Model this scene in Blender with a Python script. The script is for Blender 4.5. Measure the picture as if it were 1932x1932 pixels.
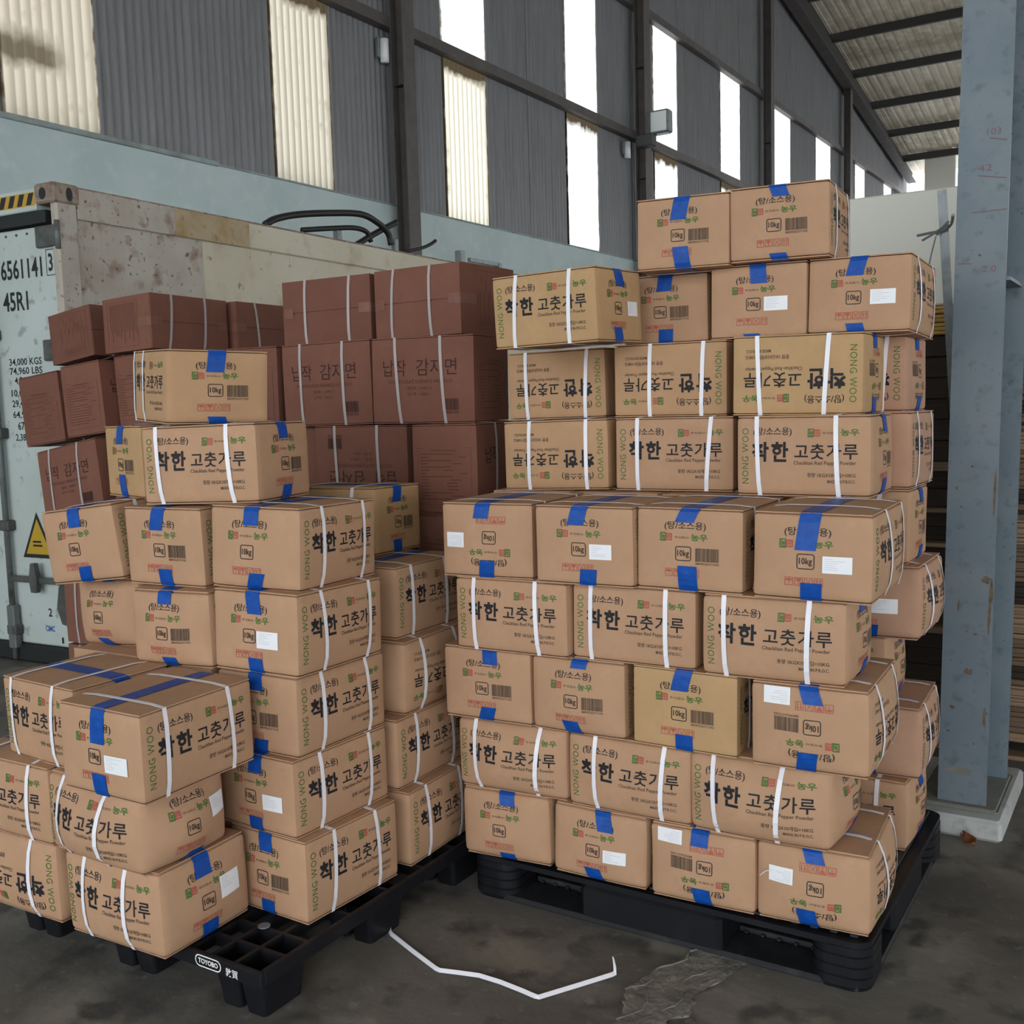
import bpy, math, random
import numpy as np
from mathutils import Matrix, Vector
R = math.radians
scene = bpy.context.scene
COL = scene.collection
for o in list(bpy.data.objects): bpy.data.objects.remove(o)

# ------------------------------------------------------------------ camera
# world: X across the hall (gable wall at X = -9.2), Y along the gable wall, Z up; camera stands at the origin
PSI, PITCH, ROLL, EYE, FPX = R(32.0), R(-5.867), R(-1.629), 1.6127, 2002.4
U = np.array([math.cos(PSI), -math.sin(PSI), 0]); V = np.array([math.sin(PSI), math.cos(PSI), 0])
BM = np.array([U, V, [0, 0, 1]])
_fw = BM @ np.array([0, math.cos(PITCH), math.sin(PITCH)])
_up = BM @ np.array([0, -math.sin(PITCH), math.cos(PITCH)])
_rt = BM @ np.array([1.0, 0, 0])
c_, s_ = math.cos(ROLL), math.sin(ROLL)
_rt2 = c_ * _rt + s_ * _up; _up2 = c_ * _up - s_ * _rt
cam_d = bpy.data.cameras.new('camera'); cam = bpy.data.objects.new('camera', cam_d); COL.objects.link(cam)
cam.matrix_world = Matrix(((_rt2[0], _up2[0], -_fw[0], 0), (_rt2[1], _up2[1], -_fw[1], 0), (_rt2[2], _up2[2], -_fw[2], EYE), (0, 0, 0, 1)))
cam_d.sensor_width = 36; cam_d.lens = 36 * FPX / 1932; cam_d.clip_end = 300
scene.camera = cam

# ------------------------------------------------------------------ world, daylight, exposure
w = bpy.data.worlds.new('overcast_sky'); scene.world = w; w.use_nodes = True
bg = w.node_tree.nodes['Background']; bg.inputs[0].default_value = (0.93, 0.97, 1.0, 1); bg.inputs[1].default_value = 1.0
vs = scene.view_settings
vs.view_transform = 'Standard'; vs.look = 'None'; vs.gamma = 1; vs.use_curve_mapping = False; vs.exposure = 1.95

# ------------------------------------------------------------------ materials
MATS = {}
def nm(name):
    m = bpy.data.materials.new(name); m.use_nodes = True; nt = m.node_tree
    return m, nt, nt.nodes['Principled BSDF']
def mat(name, col, rough=.7, metal=0, spec=.5, noise=None, bump=None, coords='Object', wave=None):
    """noise: (scale, colour2, lo, hi[, stretch]); bump: (scale, strength, dist)"""
    m, nt, b = nm(name); N, L = nt.nodes, nt.links
    b.inputs['Base Color'].default_value = (*col, 1); b.inputs['Roughness'].default_value = rough
    b.inputs['Metallic'].default_value = metal; b.inputs['Specular IOR Level'].default_value = spec
    tc = N.new('ShaderNodeTexCoord'); src = tc.outputs[coords]
    if noise:
        col_out = None
        for i, nz in enumerate(noise if isinstance(noise, list) else [noise]):
            sc, c2, lo, hi = nz[:4]; v = src
            if len(nz) > 4:
                mp = N.new('ShaderNodeMapping'); mp.inputs['Scale'].default_value = nz[4]; L.new(src, mp.inputs[0]); v = mp.outputs[0]
            n = N.new('ShaderNodeTexNoise'); n.inputs['Scale'].default_value = sc; n.inputs['Detail'].default_value = 5
            L.new(v, n.inputs['Vector'])
            r = N.new('ShaderNodeMapRange'); r.inputs[1].default_value = lo; r.inputs[2].default_value = hi; L.new(n.outputs['Fac'], r.inputs[0])
            mx = N.new('ShaderNodeMix'); mx.data_type = 'RGBA'; L.new(r.outputs[0], mx.inputs[0])
            if col_out is None: mx.inputs[6].default_value = (*col, 1)
            else: L.new(col_out, mx.inputs[6])
            mx.inputs[7].default_value = (*c2, 1); col_out = mx.outputs[2]
        L.new(col_out, b.inputs['Base Color'])
    if bump:
        n = N.new('ShaderNodeTexNoise'); n.inputs['Scale'].default_value = bump[0]; n.inputs['Detail'].default_value = 6; L.new(src, n.inputs['Vector'])
        bp = N.new('ShaderNodeBump'); bp.inputs['Strength'].default_value = bump[1]; bp.inputs['Distance'].default_value = bump[2]
        L.new(n.outputs['Fac'], bp.inputs['Height']); L.new(bp.outputs[0], b.inputs['Normal'])
    MATS[name] = m; return m
def kraft(name, col, col2):
    m = mat(name, col, .78, spec=.25, noise=[(7, col2, .42, .68), (38, tuple(c * .93 for c in col), .45, .7)], bump=(60, .12, .003)); return m
kraft('kraft', (.470, .285, .172), (.420, .252, .150))
kraft('kraft_warm', (.475, .290, .160), (.425, .258, .140))
kraft('kraft_yellow', (.480, .305, .155), (.430, .272, .135))
kraft('kraft_pink', (.470, .278, .185), (.415, .242, .158))
kraft('maroon_card', (.205, .088, .060), (.182, .077, .052))
kraft('maroon_card_dark', (.180, .077, .053), (.160, .067, .046))
mat('ink_black', (.018, .018, .022), .6, spec=.2)
mat('ink_grey', (.075, .055, .042), .7, spec=.2)
mat('ink_green', (.072, .155, .038), .6, spec=.2)
mat('ink_red', (.42, .105, .075), .6, spec=.2)
mat('ink_maroon', (.055, .022, .018), .6, spec=.2)
mat('ink_faint', (.115, .046, .032), .6, spec=.2)
mat('tape_blue', (.004, .062, .32), .45, spec=.25, noise=(30, (.006, .085, .40), .5, .7), bump=(45, .5, .004))
mat('tape_blue_thin', (.03, .085, .30), .2, spec=.6)
mat('strap_white', (.80, .80, .86), .35)
mat('strap_grey', (.42, .37, .36), .4)
mat('sticker_white', (.80, .82, .85), .5)
mat('sticker_ink', (.5, .51, .54), .6)
mat('clear_tape', (.19, .083, .057), .5, spec=.35)
mat('pallet_plastic', (.007, .0075, .010), .45, spec=.3, bump=(80, .15, .002), noise=(9, (.013, .013, .015), .5, .75))
mat('pallet_plastic_worn', (.016, .017, .02), .5, noise=(12, (.04, .04, .04), .52, .75), bump=(60, .2, .002))
mat('white_mark', (.85, .85, .85), .5)
mat('wall_paint', (.52, .62, .63), .8, noise=[(1.5, (.45, .55, .56), .4, .7), (6, (.56, .655, .66), .5, .75)], bump=(20, .1, .004))
mat('wall_coping', (.32, .38, .38), .85, noise=(4, (.22, .24, .23), .4, .7))
mat('steel_sheet', (.235, .240, .255), .42, metal=.15, spec=.5, noise=[(3, (.195, .195, .203), .4, .7, (1, 6, .25)), (14, (.275, .275, .285), .5, .8, (1, 3, .2))])
mat('steel_dark', (.042, .042, .046), .6, noise=(6, (.065, .055, .05), .45, .75))
mat('steel_brown', (.105, .092, .085), .6, noise=(5, (.075, .066, .062), .4, .7))
mat('roof_steel', (.035, .032, .03), .7)
mat('roof_sheet', (.62, .55, .43), .55, noise=[(.7, (.36, .31, .22), .40, .66), (3, (.74, .68, .56), .5, .8)])
mat('column_paint', (.135, .175, .205), .5, spec=.4, noise=[(5, (.17, .205, .23), .42, .68), (22, (.10, .13, .155), .56, .72), (55, (.045, .055, .065), .68, .73)], bump=(30, .15, .004))
mat('column_chip', (.16, .12, .075), .8, noise=(40, (.09, .06, .04), .4, .7))
mat('red_marker', (.17, .085, .105), .6)
mat('plinth', (.46, .48, .47), .85, noise=[(4, (.36, .37, .35), .42, .68), (16, (.27, .27, .25), .56, .78)], bump=(25, .3, .01))
mat('mortar', (.17, .17, .15), .9, noise=(8, (.24, .24, .22), .4, .7), bump=(30, .3, .01))
mat('container_side', (.60, .56, .435), .6, noise=[(1.1, (.53, .48, .36), .4, .7), (4.5, (.44, .37, .265), .54, .74), (14, (.27, .18, .12), .66, .76)], bump=(9, .1, .01))
mat('container_front', (.46, .425, .365), .6, noise=[(2.4, (.37, .315, .26), .42, .66), (8, (.28, .195, .15), .55, .70), (28, (.14, .085, .07), .62, .70)], bump=(9, .15, .01))
mat('container_door', (.50, .57, .55), .5, noise=[(2, (.44, .50, .47), .4, .7), (13, (.30, .33, .31), .62, .74)])
mat('container_rust', (.22, .16, .125), .75, noise=[(6, (.36, .29, .235), .4, .65), (20, (.12, .07, .05), .5, .72)])
mat('rust_patch', (.42, .335, .21), .7, noise=[(5, (.34, .22, .09), .45, .65), (12, (.26, .14, .05), .58, .74)])
mat('gasket', (.012, .014, .015), .6)
mat('door_hardware', (.145, .16, .155), .5, metal=.2, noise=(12, (.08, .07, .06), .5, .7))
mat('hardware_dark', (.06, .066, .06), .6, noise=(14, (.11, .11, .10), .45, .7))
mat('hazard_yellow', (.52, .30, .03), .6); mat('sign_yellow', (.48, .31, .02), .5)
mat('logo_blue', (.06, .13, .36), .5)
mat('rubber', (.012, .013, .013), .5)
mat('galvanised', (.26, .29, .30), .45, metal=.4, noise=(14, (.17, .19, .20), .45, .7))
mat('wood', (.30, .205, .115), .8, noise=(4, (.22, .145, .08), .4, .7, (1, 1, 8)))
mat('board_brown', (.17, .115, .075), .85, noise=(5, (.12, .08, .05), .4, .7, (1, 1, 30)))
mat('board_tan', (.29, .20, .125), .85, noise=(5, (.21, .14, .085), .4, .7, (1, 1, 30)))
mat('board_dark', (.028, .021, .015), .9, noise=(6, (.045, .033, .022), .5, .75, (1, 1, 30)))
mat('gold_card', (.42, .25, .05), .5, noise=(20, (.22, .12, .02), .45, .65, (1, 1, 14)))
mat('cream_panel', (.66, .66, .58), .5)
mat('lamp_white', (.85, .88, .9), .4)
mat('leaf', (.22, .075, .03), .7, noise=(40, (.13, .04, .02), .4, .7))
mat('glass_lamp', (.65, .70, .68), .15)
# concrete floor: oil, mud and dust blotches of its own
def floor_mat():
    m = mat('floor_concrete', (.155, .146, .128), .66, spec=.3, noise=[(1.1, (.100, .094, .085), .42, .62), (2.6, (.225, .21, .18), .50, .68), (6, (.075, .072, .067), .54, .66), (22, (.23, .215, .19), .60, .80)], bump=(14, .35, .012))
    return m
floor_mat()
mat('floor_patch', (.205, .195, .165), .9, noise=[(9, (.125, .12, .105), .42, .62), (40, (.25, .235, .20), .55, .75)], bump=(30, .8, .012))
# translucent corrugated sheets: dirty fibreglass that lets the daylight through
def translucent(name, tcol, dirt_shade, top=.12, side=.09, smudge=False, rib_shade=.42):
    m, nt, b = nm(name); N, L = nt.nodes, nt.links; N.remove(b); out = N['Material Output']
    tc = N.new('ShaderNodeTexCoord'); sx = N.new('ShaderNodeSeparateXYZ'); L.new(tc.outputs['Generated'], sx.inputs[0])
    nz = N.new('ShaderNodeTexNoise'); nz.inputs['Scale'].default_value = 4; nz.inputs['Detail'].default_value = 6; L.new(tc.outputs['Object'], nz.inputs[0])
    def math_(op, a, bb):
        n = N.new('ShaderNodeMath'); n.operation = op
        for i, x in enumerate((a, bb)):
            if isinstance(x, (int, float)): n.inputs[i].default_value = x
            else: L.new(x, n.inputs[i])
        return n.outputs[0]
    def rng(v, a, bb):
        r = N.new('ShaderNodeMapRange'); r.inputs[1].default_value = a; r.inputs[2].default_value = bb; L.new(v, r.inputs[0]); return r.outputs[0]
    wob = math_('MULTIPLY', math_('SUBTRACT', nz.outputs['Fac'], .5), .12)
    yy = math_('ADD', sx.outputs[1], wob); zz = math_('ADD', sx.outputs[2], wob)
    d = math_('MAXIMUM', rng(zz, 1 - top, 1 - top * .55), math_('MAXIMUM', rng(yy, side, side * .2), rng(yy, 1 - side, 1 - side * .2)))
    d = math_('MAXIMUM', d, math_('MULTIPLY', rng(nz.outputs['Fac'], .56, .78), .35))
    if smudge:
        s2 = math_('MULTIPLY', math_('MULTIPLY', rng(zz, .22, .27), rng(zz, .40, .33)), rng(yy, .72, .5))
        d = math_('MAXIMUM', d, math_('MULTIPLY', s2, .85))
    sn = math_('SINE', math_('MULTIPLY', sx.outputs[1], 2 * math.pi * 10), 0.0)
    d = math_('MAXIMUM', d, math_('MULTIPLY', rng(sn, -.2, 1.0), rib_shade))  # light and dark of the ribs painted into the colour as stripes
    mx = N.new('ShaderNodeMix'); mx.data_type = 'RGBA'; L.new(d, mx.inputs[0]); mx.inputs[6].default_value = (*tcol, 1); mx.inputs[7].default_value = (*dirt_shade, 1)
    t = N.new('ShaderNodeBsdfTranslucent'); L.new(mx.outputs[2], t.inputs[0])
    g = N.new('ShaderNodeBsdfDiffuse'); L.new(mx.outputs[2], g.inputs[0])
    ad = N.new('ShaderNodeAddShader'); L.new(t.outputs[0], ad.inputs[0]); L.new(g.outputs[0], ad.inputs[1])
    L.new(ad.outputs[0], out.inputs[0]); MATS[name] = m
DIRT_SHADE = (.03, .022, .013)
translucent('fibreglass_dirty', (.20, .178, .142), DIRT_SHADE, smudge=True, side=.05, rib_shade=.3)
translucent('fibreglass_dusty', (.23, .21, .172), DIRT_SHADE)
translucent('fibreglass_pale', (.38, .355, .29), DIRT_SHADE, top=.14, side=.11, rib_shade=.5)
translucent('fibreglass_bright', (.47, .47, .46), DIRT_SHADE, top=.13, side=.05, rib_shade=.2)
translucent('fibreglass_clear', (.5, .5, .5), (.2, .17, .12), top=.01, side=.02, rib_shade=.05)

# ------------------------------------------------------------------ mesh helpers
def link(o, parent=None):
    COL.objects.link(o)
    if parent: o.parent = parent
    return o
def mesh(name, verts, faces, m, parent=None, smooth=False):
    me = bpy.data.meshes.new(name)
    me.from_pydata(verts.tolist() if isinstance(verts, np.ndarray) else verts, [], faces.tolist() if isinstance(faces, np.ndarray) else faces)
    if m: me.materials.append(MATS[m] if isinstance(m, str) else m)
    if smooth: me.polygons.foreach_set('use_smooth', [True] * len(me.polygons))
    me.update()
    return link(bpy.data.objects.new(name, me), parent)
def empty(name, loc=(0, 0, 0), rz=0):
    o = bpy.data.objects.new(name, None); o.location = loc; o.rotation_euler = (0, 0, rz); o.empty_display_size = .1
    return link(o)
def tag(o, label=None, cat=None, group=None, kind=None):
    if label: o['label'] = label
    if cat: o['category'] = cat
    if group: o['group'] = group
    if kind: o['kind'] = kind
    return o
class MB:
    def __init__(s): s.v = []; s.f = []
    def add(s, v, f):
        n = len(s.v); s.v += [tuple(x) for x in v]; s.f += [tuple(n + i for i in q) for q in f]; return s
    def box(s, x0, x1, y0, y1, z0, z1, ch=0):
        if ch <= 0:
            v = [(x, y, z) for z in (z0, z1) for y in (y0, y1) for x in (x0, x1)]
            return s.add(v, [(0, 2, 3, 1), (4, 5, 7, 6), (0, 1, 5, 4), (1, 3, 7, 5), (3, 2, 6, 7), (2, 0, 4, 6)])
        ring = [(x0 + ch, y0), (x1 - ch, y0), (x1, y0 + ch), (x1, y1 - ch), (x1 - ch, y1), (x0 + ch, y1), (x0, y1 - ch), (x0, y0 + ch)]
        ins = [(x0 + ch * 1.6, y0 + ch), (x1 - ch * 1.6, y0 + ch), (x1 - ch, y0 + ch * 1.6), (x1 - ch, y1 - ch * 1.6), (x1 - ch * 1.6, y1 - ch), (x0 + ch * 1.6, y1 - ch), (x0 + ch, y1 - ch * 1.6), (x0 + ch, y0 + ch * 1.6)]
        v = [(x, y, z0) for x, y in ins] + [(x, y, z0 + ch) for x, y in ring] + [(x, y, z1 - ch) for x, y in ring] + [(x, y, z1) for x, y in ins]
        f = [tuple(range(7, -1, -1)), tuple(range(24, 32))]
        for k in range(3):
            for i in range(8): j = (i + 1) % 8; f.append((k * 8 + i, k * 8 + j, k * 8 + 8 + j, k * 8 + 8 + i))
        return s.add(v, f)
    def prism(s, pts, h0, h1, axis='z'):
        n = len(pts)
        def P(p, h): return (p[0], p[1], h) if axis == 'z' else ((p[0], h, p[1]) if axis == 'y' else (h, p[0], p[1]))
        v = [P(p, h0) for p in pts] + [P(p, h1) for p in pts]
        f = [tuple(range(n - 1, -1, -1)), tuple(range(n, 2 * n))] + [(i, (i + 1) % n, n + (i + 1) % n, n + i) for i in range(n)]
        return s.add(v, f)
    def tube(s, pts, r, n=8, cap=True):
        pts = [Vector(p) for p in pts]; rings = []
        for i, p in enumerate(pts):
            t = (pts[min(i + 1, len(pts) - 1)] - pts[max(i - 1, 0)]).normalized()
            a = t.cross(Vector((0, 0, 1)));  a = a if a.length > 1e-3 else t.cross(Vector((0, 1, 0))); a.normalize(); b = t.cross(a)
            rings.append([p + (a * math.cos(2 * math.pi * k / n) + b * math.sin(2 * math.pi * k / n)) * r for k in range(n)])
        v = [x for rg in rings for x in rg]; f = []
        for i in range(len(pts) - 1):
            for k in range(n): k2 = (k + 1) % n; f.append((i * n + k, i * n + k2, (i + 1) * n + k2, (i + 1) * n + k))
        if cap: f += [tuple(range(n - 1, -1, -1)), tuple(range((len(pts) - 1) * n, len(pts) * n))]
        return s.add(v, f)
    def build(s, name, m, parent=None, smooth=False): return mesh(name, s.v, s.f, m, parent, smooth)
def smooth_path(pts, k=6):
    P = [np.array(p, float) for p in pts]; P = [2 * P[0] - P[1]] + P + [2 * P[-1] - P[-2]]; out = []
    for i in range(1, len(P) - 2):
        for t in np.linspace(0, 1, k, endpoint=False):
            a, b, c, d = P[i - 1], P[i], P[i + 1], P[i + 2]
            out.append(.5 * ((2 * b) + (c - a) * t + (2 * a - 5 * b + 4 * c - d) * t * t + (3 * b - a - 3 * c + d) * t ** 3))
    out.append(P[-2]); return [tuple(x) for x in out]
# flat lettering: glyph outlines as filled triangles, normalised to their own bounding box
_tc = {}
def text2d(body, bold=0.0, spacing=1.0):
    key = (body, bold, spacing)
    if key in _tc: return _tc[key]
    cu = bpy.data.curves.new('lettering', 'FONT'); cu.body = body; cu.resolution_u = 2; cu.offset = bold; cu.space_character = spacing
    o = bpy.data.objects.new('lettering', cu); COL.objects.link(o)
    dg = bpy.context.evaluated_depsgraph_get(); dg.update()
    me = bpy.data.meshes.new_from_object(o.evaluated_get(dg))
    v = np.array([x.co[:2] for x in me.vertices]); f = [tuple(p.vertices) for p in me.polygons]
    bpy.data.objects.remove(o); bpy.data.curves.remove(cu); bpy.data.meshes.remove(me)
    mn, mx = v.min(0), v.max(0); asp = (mx - mn)[0] / (mx - mn)[1]
    _tc[key] = ((v - mn) / (mx - mn), f, asp); return _tc[key]
class Flat:                                   # a flat print in face fractions (u right, v up)
    def __init__(s): s.v = []; s.f = []
    def add(s, v, f):
        n = len(s.v); s.v += [tuple(x) for x in v]; s.f += [tuple(n + i for i in q) for q in f]; return s
    def text(s, body, u0, v0, u1, v1, bold=0.0, up=False, spacing=1.0):
        t, f, _ = text2d(body, bold, spacing)
        if up: return s.add([(u1 - y * (u1 - u0), v0 + x * (v1 - v0)) for x, y in t], f)
        return s.add([(u0 + x * (u1 - u0), v0 + y * (v1 - v0)) for x, y in t], f)
    def rect(s, u0, v0, u1, v1): return s.add([(u0, v0), (u1, v0), (u1, v1), (u0, v1)], [(0, 1, 2, 3)])
    def frame(s, u0, v0, u1, v1, tu, tv):
        s.rect(u0, v0, u1, v0 + tv); s.rect(u0, v1 - tv, u1, v1); s.rect(u0, v0 + tv, u0 + tu, v1 - tv); return s.rect(u1 - tu, v0 + tv, u1, v1 - tv)
    def poly(s, pts): return s.add(pts, [tuple(range(len(pts)))])
def flat_to(name, fl, fn, m, parent):
    return mesh(name, [fn(u, v) for u, v in fl.v], fl.f, m, parent)

# ------------------------------------------------------------------ print layouts
random.seed(3)
def long_black():
    f = Flat()
    f.text('착', .125, .43, .258, .68, .03); f.text('한', .278, .43, .408, .68, .03)
    f.text('고춧가루', .455, .465, .91, .655, .014, spacing=1.12)
    return f
def long_sub():
    return Flat().text('(탕/소스용)', .135, .745, .43, .86, .008)
def long_small():
    f = Flat()
    f.text('Chackhan Red Pepper Powder', .45, .385, .90, .445, .004)
    f.text('중량 1KGX10개입=10KG', .55, .245, .895, .30, .01); f.text('MADE IN P.R.O.C.', .695, .175, .895, .215, .01)
    return f
def logo(fg, fr, fs, u0, v0, su, sv, w2):
    # green block with a knocked-out figure, red block beside it, small line, brush-written name
    fg.frame(u0, v0, u0 + su, v0 + sv, su * .16, sv * .14); fg.text('농', u0 + su * .16, v0 + sv * .1, u0 + su * .9, v0 + sv * .9, .03)
    a = u0 + su; fr.frame(a, v0 + sv * .08, a + su, v0 + sv * .92, su * .2, sv * .16); fr.text('우', a + su * .2, v0 + sv * .2, a + su * .8, v0 + sv * .8, .04)
    fs.text('주식회사', a + su * 1.35, v0 + sv * .32, a + su * 1.35 + w2 * .45, v0 + sv * .62)
    fg.text('농우', a + su * 1.4 + w2 * .5, v0 + sv * .12, a + su * 1.4 + w2, v0 + sv * .95, .03)
def symbols(fr):
    u = .285
    for k in range(4):
        fr.frame(u, .175, u + .072, .275, .006, .008); c = u + .036
        if k == 0:
            fr.poly([(c + .028 * math.cos(t), .232 + .03 * math.sin(t)) for t in np.linspace(0, math.pi, 8)]); fr.rect(c - .003, .195, c + .003, .235)
        elif k == 1:
            fr.poly([(c - .024, .262), (c + .024, .262), (c + .018, .232), (c + .004, .222), (c + .004, .198), (c + .018, .19), (c - .018, .19), (c - .004, .198), (c - .004, .222), (c - .018, .232)])
        elif k == 2:
            fr.poly([(c - .026, .19), (c - .019, .19), (c + .026, .26), (c + .019, .26)]); fr.poly([(c - .026, .26), (c - .019, .26), (c + .026, .19), (c + .019, .19)])
        else:
            for d in (-.016, .012):
                fr.rect(c + d, .192, c + d + .007, .24); fr.poly([(c + d - .008, .24), (c + d + .015, .24), (c + d + .0035, .262)])
        u += .083
def rrect(f, u0, v0, u1, v1, r, t, asp):
    pts = []
    for cx, cy, a0 in ((u1 - r, v1 - r * asp, 0), (u0 + r, v1 - r * asp, 90), (u0 + r, v0 + r * asp, 180), (u1 - r, v0 + r * asp, 270)):
        for a in (0, 30, 60, 90): pts.append((cx, cy, math.cos(R(a0 + a)), math.sin(R(a0 + a))))
    n = len(pts)
    v = [(x + r * c, y + r * asp * s) for x, y, c, s in pts] + [(x + (r - t) * c, y + (r - t) * asp * s) for x, y, c, s in pts]
    return f.add(v, [(i, (i + 1) % n, n + (i + 1) % n, n + i) for i in range(n)])
def end_sub():
    return Flat().text('(탕/소스용)', .275, .73, .665, .84, .008)
def end_black():
    f = Flat()
    rrect(f, .385, .37, .535, .545, .022, .008, 1.3); f.text('10kg', .405, .405, .515, .50, .012); return f
def barcode_f(u0=.575, v0=.35, u1=.79, v1=.53, n=26):
    f = Flat(); x = u0; random.seed(5)
    while x < u1 - .004:
        b = random.choice((.003, .005, .008)); f.rect(x, v0 + .02, min(x + b, u1), v1); x += b + random.choice((.0025, .0035, .005))
    f.text('8809026371542', u0, v0 - .02, u1, v0 + .01); return f
LB, LS, EB, BC, LU, EU, LN = long_black(), long_small(), end_black(), barcode_f(), long_sub(), end_sub(), Flat()
LG, LR, LG2 = Flat(), Flat(), Flat(); logo(LG, LR, LS, .55, .735, .045, .105, .26); LN.text('NONG WOO', .045, .15, .098, .85, .0, True, 1.1)
EG, ER, ES = Flat(), Flat(), Flat(); logo(EG, ER, ES, .235, .60, .058, .105, .31); symbols(ER)
NB_, NS, NF = Flat(), Flat(), Flat()           # noodle cartons
NB_.text('납작', .12, .55, .35, .74); NB_.text('감자면', .45, .55, .84, .74)
NS.text('POTATO FLAT SURFACE NOODLES', .17, .465, .80, .505, .004); NS.text('중량 : 14KG', .36, .39, .60, .43, .004); NS.text('규격 : 5EA', .36, .32, .57, .36, .004)
NBC = barcode_f(.70, .13, .85, .28)
NF.frame(.09, .10, .91, .74, .004, .004); NF.text('Product Information', .3, .70, .7, .725)
random.seed(8)
for k in range(15):
    y = .665 - k * .036; NF.rect(.13, y, .13 + random.uniform(.45, .72), y + .010)

# ------------------------------------------------------------------ cartons
def rot_c(kind, flip):
    """canonical carton (long axis x, front long face -y, top +z) -> local frame of the stack slot"""
    M = np.eye(3)
    if kind == 'S' and flip: M = np.diag([-1., 1, -1])
    if kind == 'E':
        M = np.diag([1., -1, -1]) if flip else np.eye(3)
        M = np.array([[0., 1, 0], [-1, 0, 0], [0, 0, 1]]) @ M
    if kind == 'T': M = np.array([[1., 0, 0], [0, 0, -1], [0, 1, 0]])         # lying on a long side, lid to the front
    if kind == 'X': M = np.array([[0., 1, 0], [-1, 0, 0], [0, 0, 1]]) @ np.array([[1., 0, 0], [0, 0, -1], [0, 1, 0]])
    return M
class Carton:
    def __init__(s, L, W, H, kind, flip, bulge, noise, seed, sag=.35, shear=(0, 0), dent=None):
        s.half = np.array([L, W, H]) / 2; s.M = rot_c(kind, flip); s.lh = np.abs(s.M @ s.half); s.b = bulge; s.n = noise; s.sag = sag; s.shear = shear; s.dent = dent
        s.b = bulge * (1.6 if bulge < .0095 else 2.1); s.wr = max(0, bulge - .007) * .42; s.r = .005 + min(bulge, .02) * .75
        rg = np.random.RandomState(seed); s.ph = rg.uniform(0, 6.28, (3, 4)); s.fr = rg.uniform(.8, 2.2, (3, 3)); s.var = rg.uniform(.6, 1.25, 4)
    side = 1.0
    def deform(s, q):
        n = np.clip(q / s.lh, -1.06, 1.06); e = 1 - np.minimum(n * n, 1)
        k = (1 - s.sag * n[:, 2])
        bx = np.where(n[:, 0] > 0, s.var[0] * s.side, .3 * s.var[1]); by = np.where(n[:, 1] > 0, .35, s.var[3])
        d = np.stack([s.b * bx * n[:, 0] * e[:, 1] * e[:, 2] * k, s.b * by * n[:, 1] * e[:, 0] * e[:, 2] * k, s.b * .12 * n[:, 2] * e[:, 0] * e[:, 1]], -1)
        for a in range(3):
            f, p = s.fr[a], s.ph[a]
            d[:, a] += s.n * (.3 if a == 2 else 1) * (np.sin(n[:, 0] * f[0] + p[0]) + np.sin(n[:, 1] * f[1] + p[1]) + np.sin(n[:, 2] * f[2] + p[2])) * .5
        if s.wr > 0:                                   # crushed ripples below the lid
            w_ = s.wr * np.exp(-(1 - np.clip(n[:, 2], -1, 1)) / .22) * (1 - np.clip(n[:, 2], 0, 1) ** 12 * .7)
            d[:, 1] += w_ * np.sign(n[:, 1]) * np.abs(n[:, 1]) ** 6 * np.sin(n[:, 0] * 17 + s.ph[0][3] + 2 * np.sin(n[:, 0] * 5))
            d[:, 0] += w_ * np.sign(n[:, 0]) * np.abs(n[:, 0]) ** 6 * np.sin(n[:, 1] * 14 + s.ph[1][3] + 2 * np.sin(n[:, 1] * 6))
        d[:, 0] += s.shear[0] * n[:, 2]; d[:, 1] += s.shear[1] * n[:, 2]
        if s.dent:
            c, rad, amp = s.dent
            w_ = np.exp(-((n - np.array(c)) ** 2).sum(1) / rad ** 2); d -= np.outer(w_ * amp, np.array(c) / np.linalg.norm(c))
        r = q + d; r[:, 2] += s.lh[2]; return r
    def map(s, p, off=0.0, r=.004):
        p = np.asarray(p, float); r = s.r; inner = np.clip(p, -(s.half - r), s.half - r); d = p - inner; l = np.linalg.norm(d, axis=1); l[l == 0] = 1
        q = inner + d / l[:, None] * (r + off); return s.deform(q @ s.M.T)
    def face(s, side, uv, off=.0012):
        uv = np.asarray(uv, float); u = uv[:, 0] * 2 - 1; v = uv[:, 1] * 2 - 1; h = s.half; o = np.ones(len(uv))
        if side == '-y': p = np.stack([u * h[0], -h[1] * o - off, v * h[2]], -1)
        elif side == '+y': p = np.stack([-u * h[0], h[1] * o + off, v * h[2]], -1)
        elif side == '+x': p = np.stack([h[0] * o + off, u * h[1], v * h[2]], -1)
        elif side == '-x': p = np.stack([-h[0] * o - off, -u * h[1], v * h[2]], -1)
        else: p = np.stack([u * h[0], v * h[1], h[2] * o + off], -1)
        return s.deform(p @ s.M.T)
def body_mesh(c, n=20, r=None, lid=.004):
    r = r or c.r
    g = np.linspace(-1, 1, n + 1); g = np.sign(g) * np.abs(g) ** .8; verts = []; faces = []
    hh = c.half.copy()
    for ax in range(3):
        for sg in (-1, 1):
            b = len(verts); a1, a2 = (ax + 1) % 3, (ax + 2) % 3
            for i in range(n + 1):
                for j in range(n + 1):
                    p = np.zeros(3); p[ax] = sg; p[a1] = g[i]; p[a2] = g[j]; verts.append(p * (hh - np.array([0, 0, lid])))
            for i in range(n):
                for j in range(n):
                    q = [b + i * (n + 1) + j, b + (i + 1) * (n + 1) + j, b + (i + 1) * (n + 1) + j + 1, b + i * (n + 1) + j + 1]
                    faces.append(q if sg > 0 else q[::-1])
    P = np.array(verts); h2 = hh - np.array([0, 0, lid]); inner = np.clip(P, -(h2 - r), h2 - r); d = P - inner; l = np.linalg.norm(d, axis=1); l[l == 0] = 1
    Q = inner + d / l[:, None] * r; return c.deform(Q @ c.M.T), faces
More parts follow.
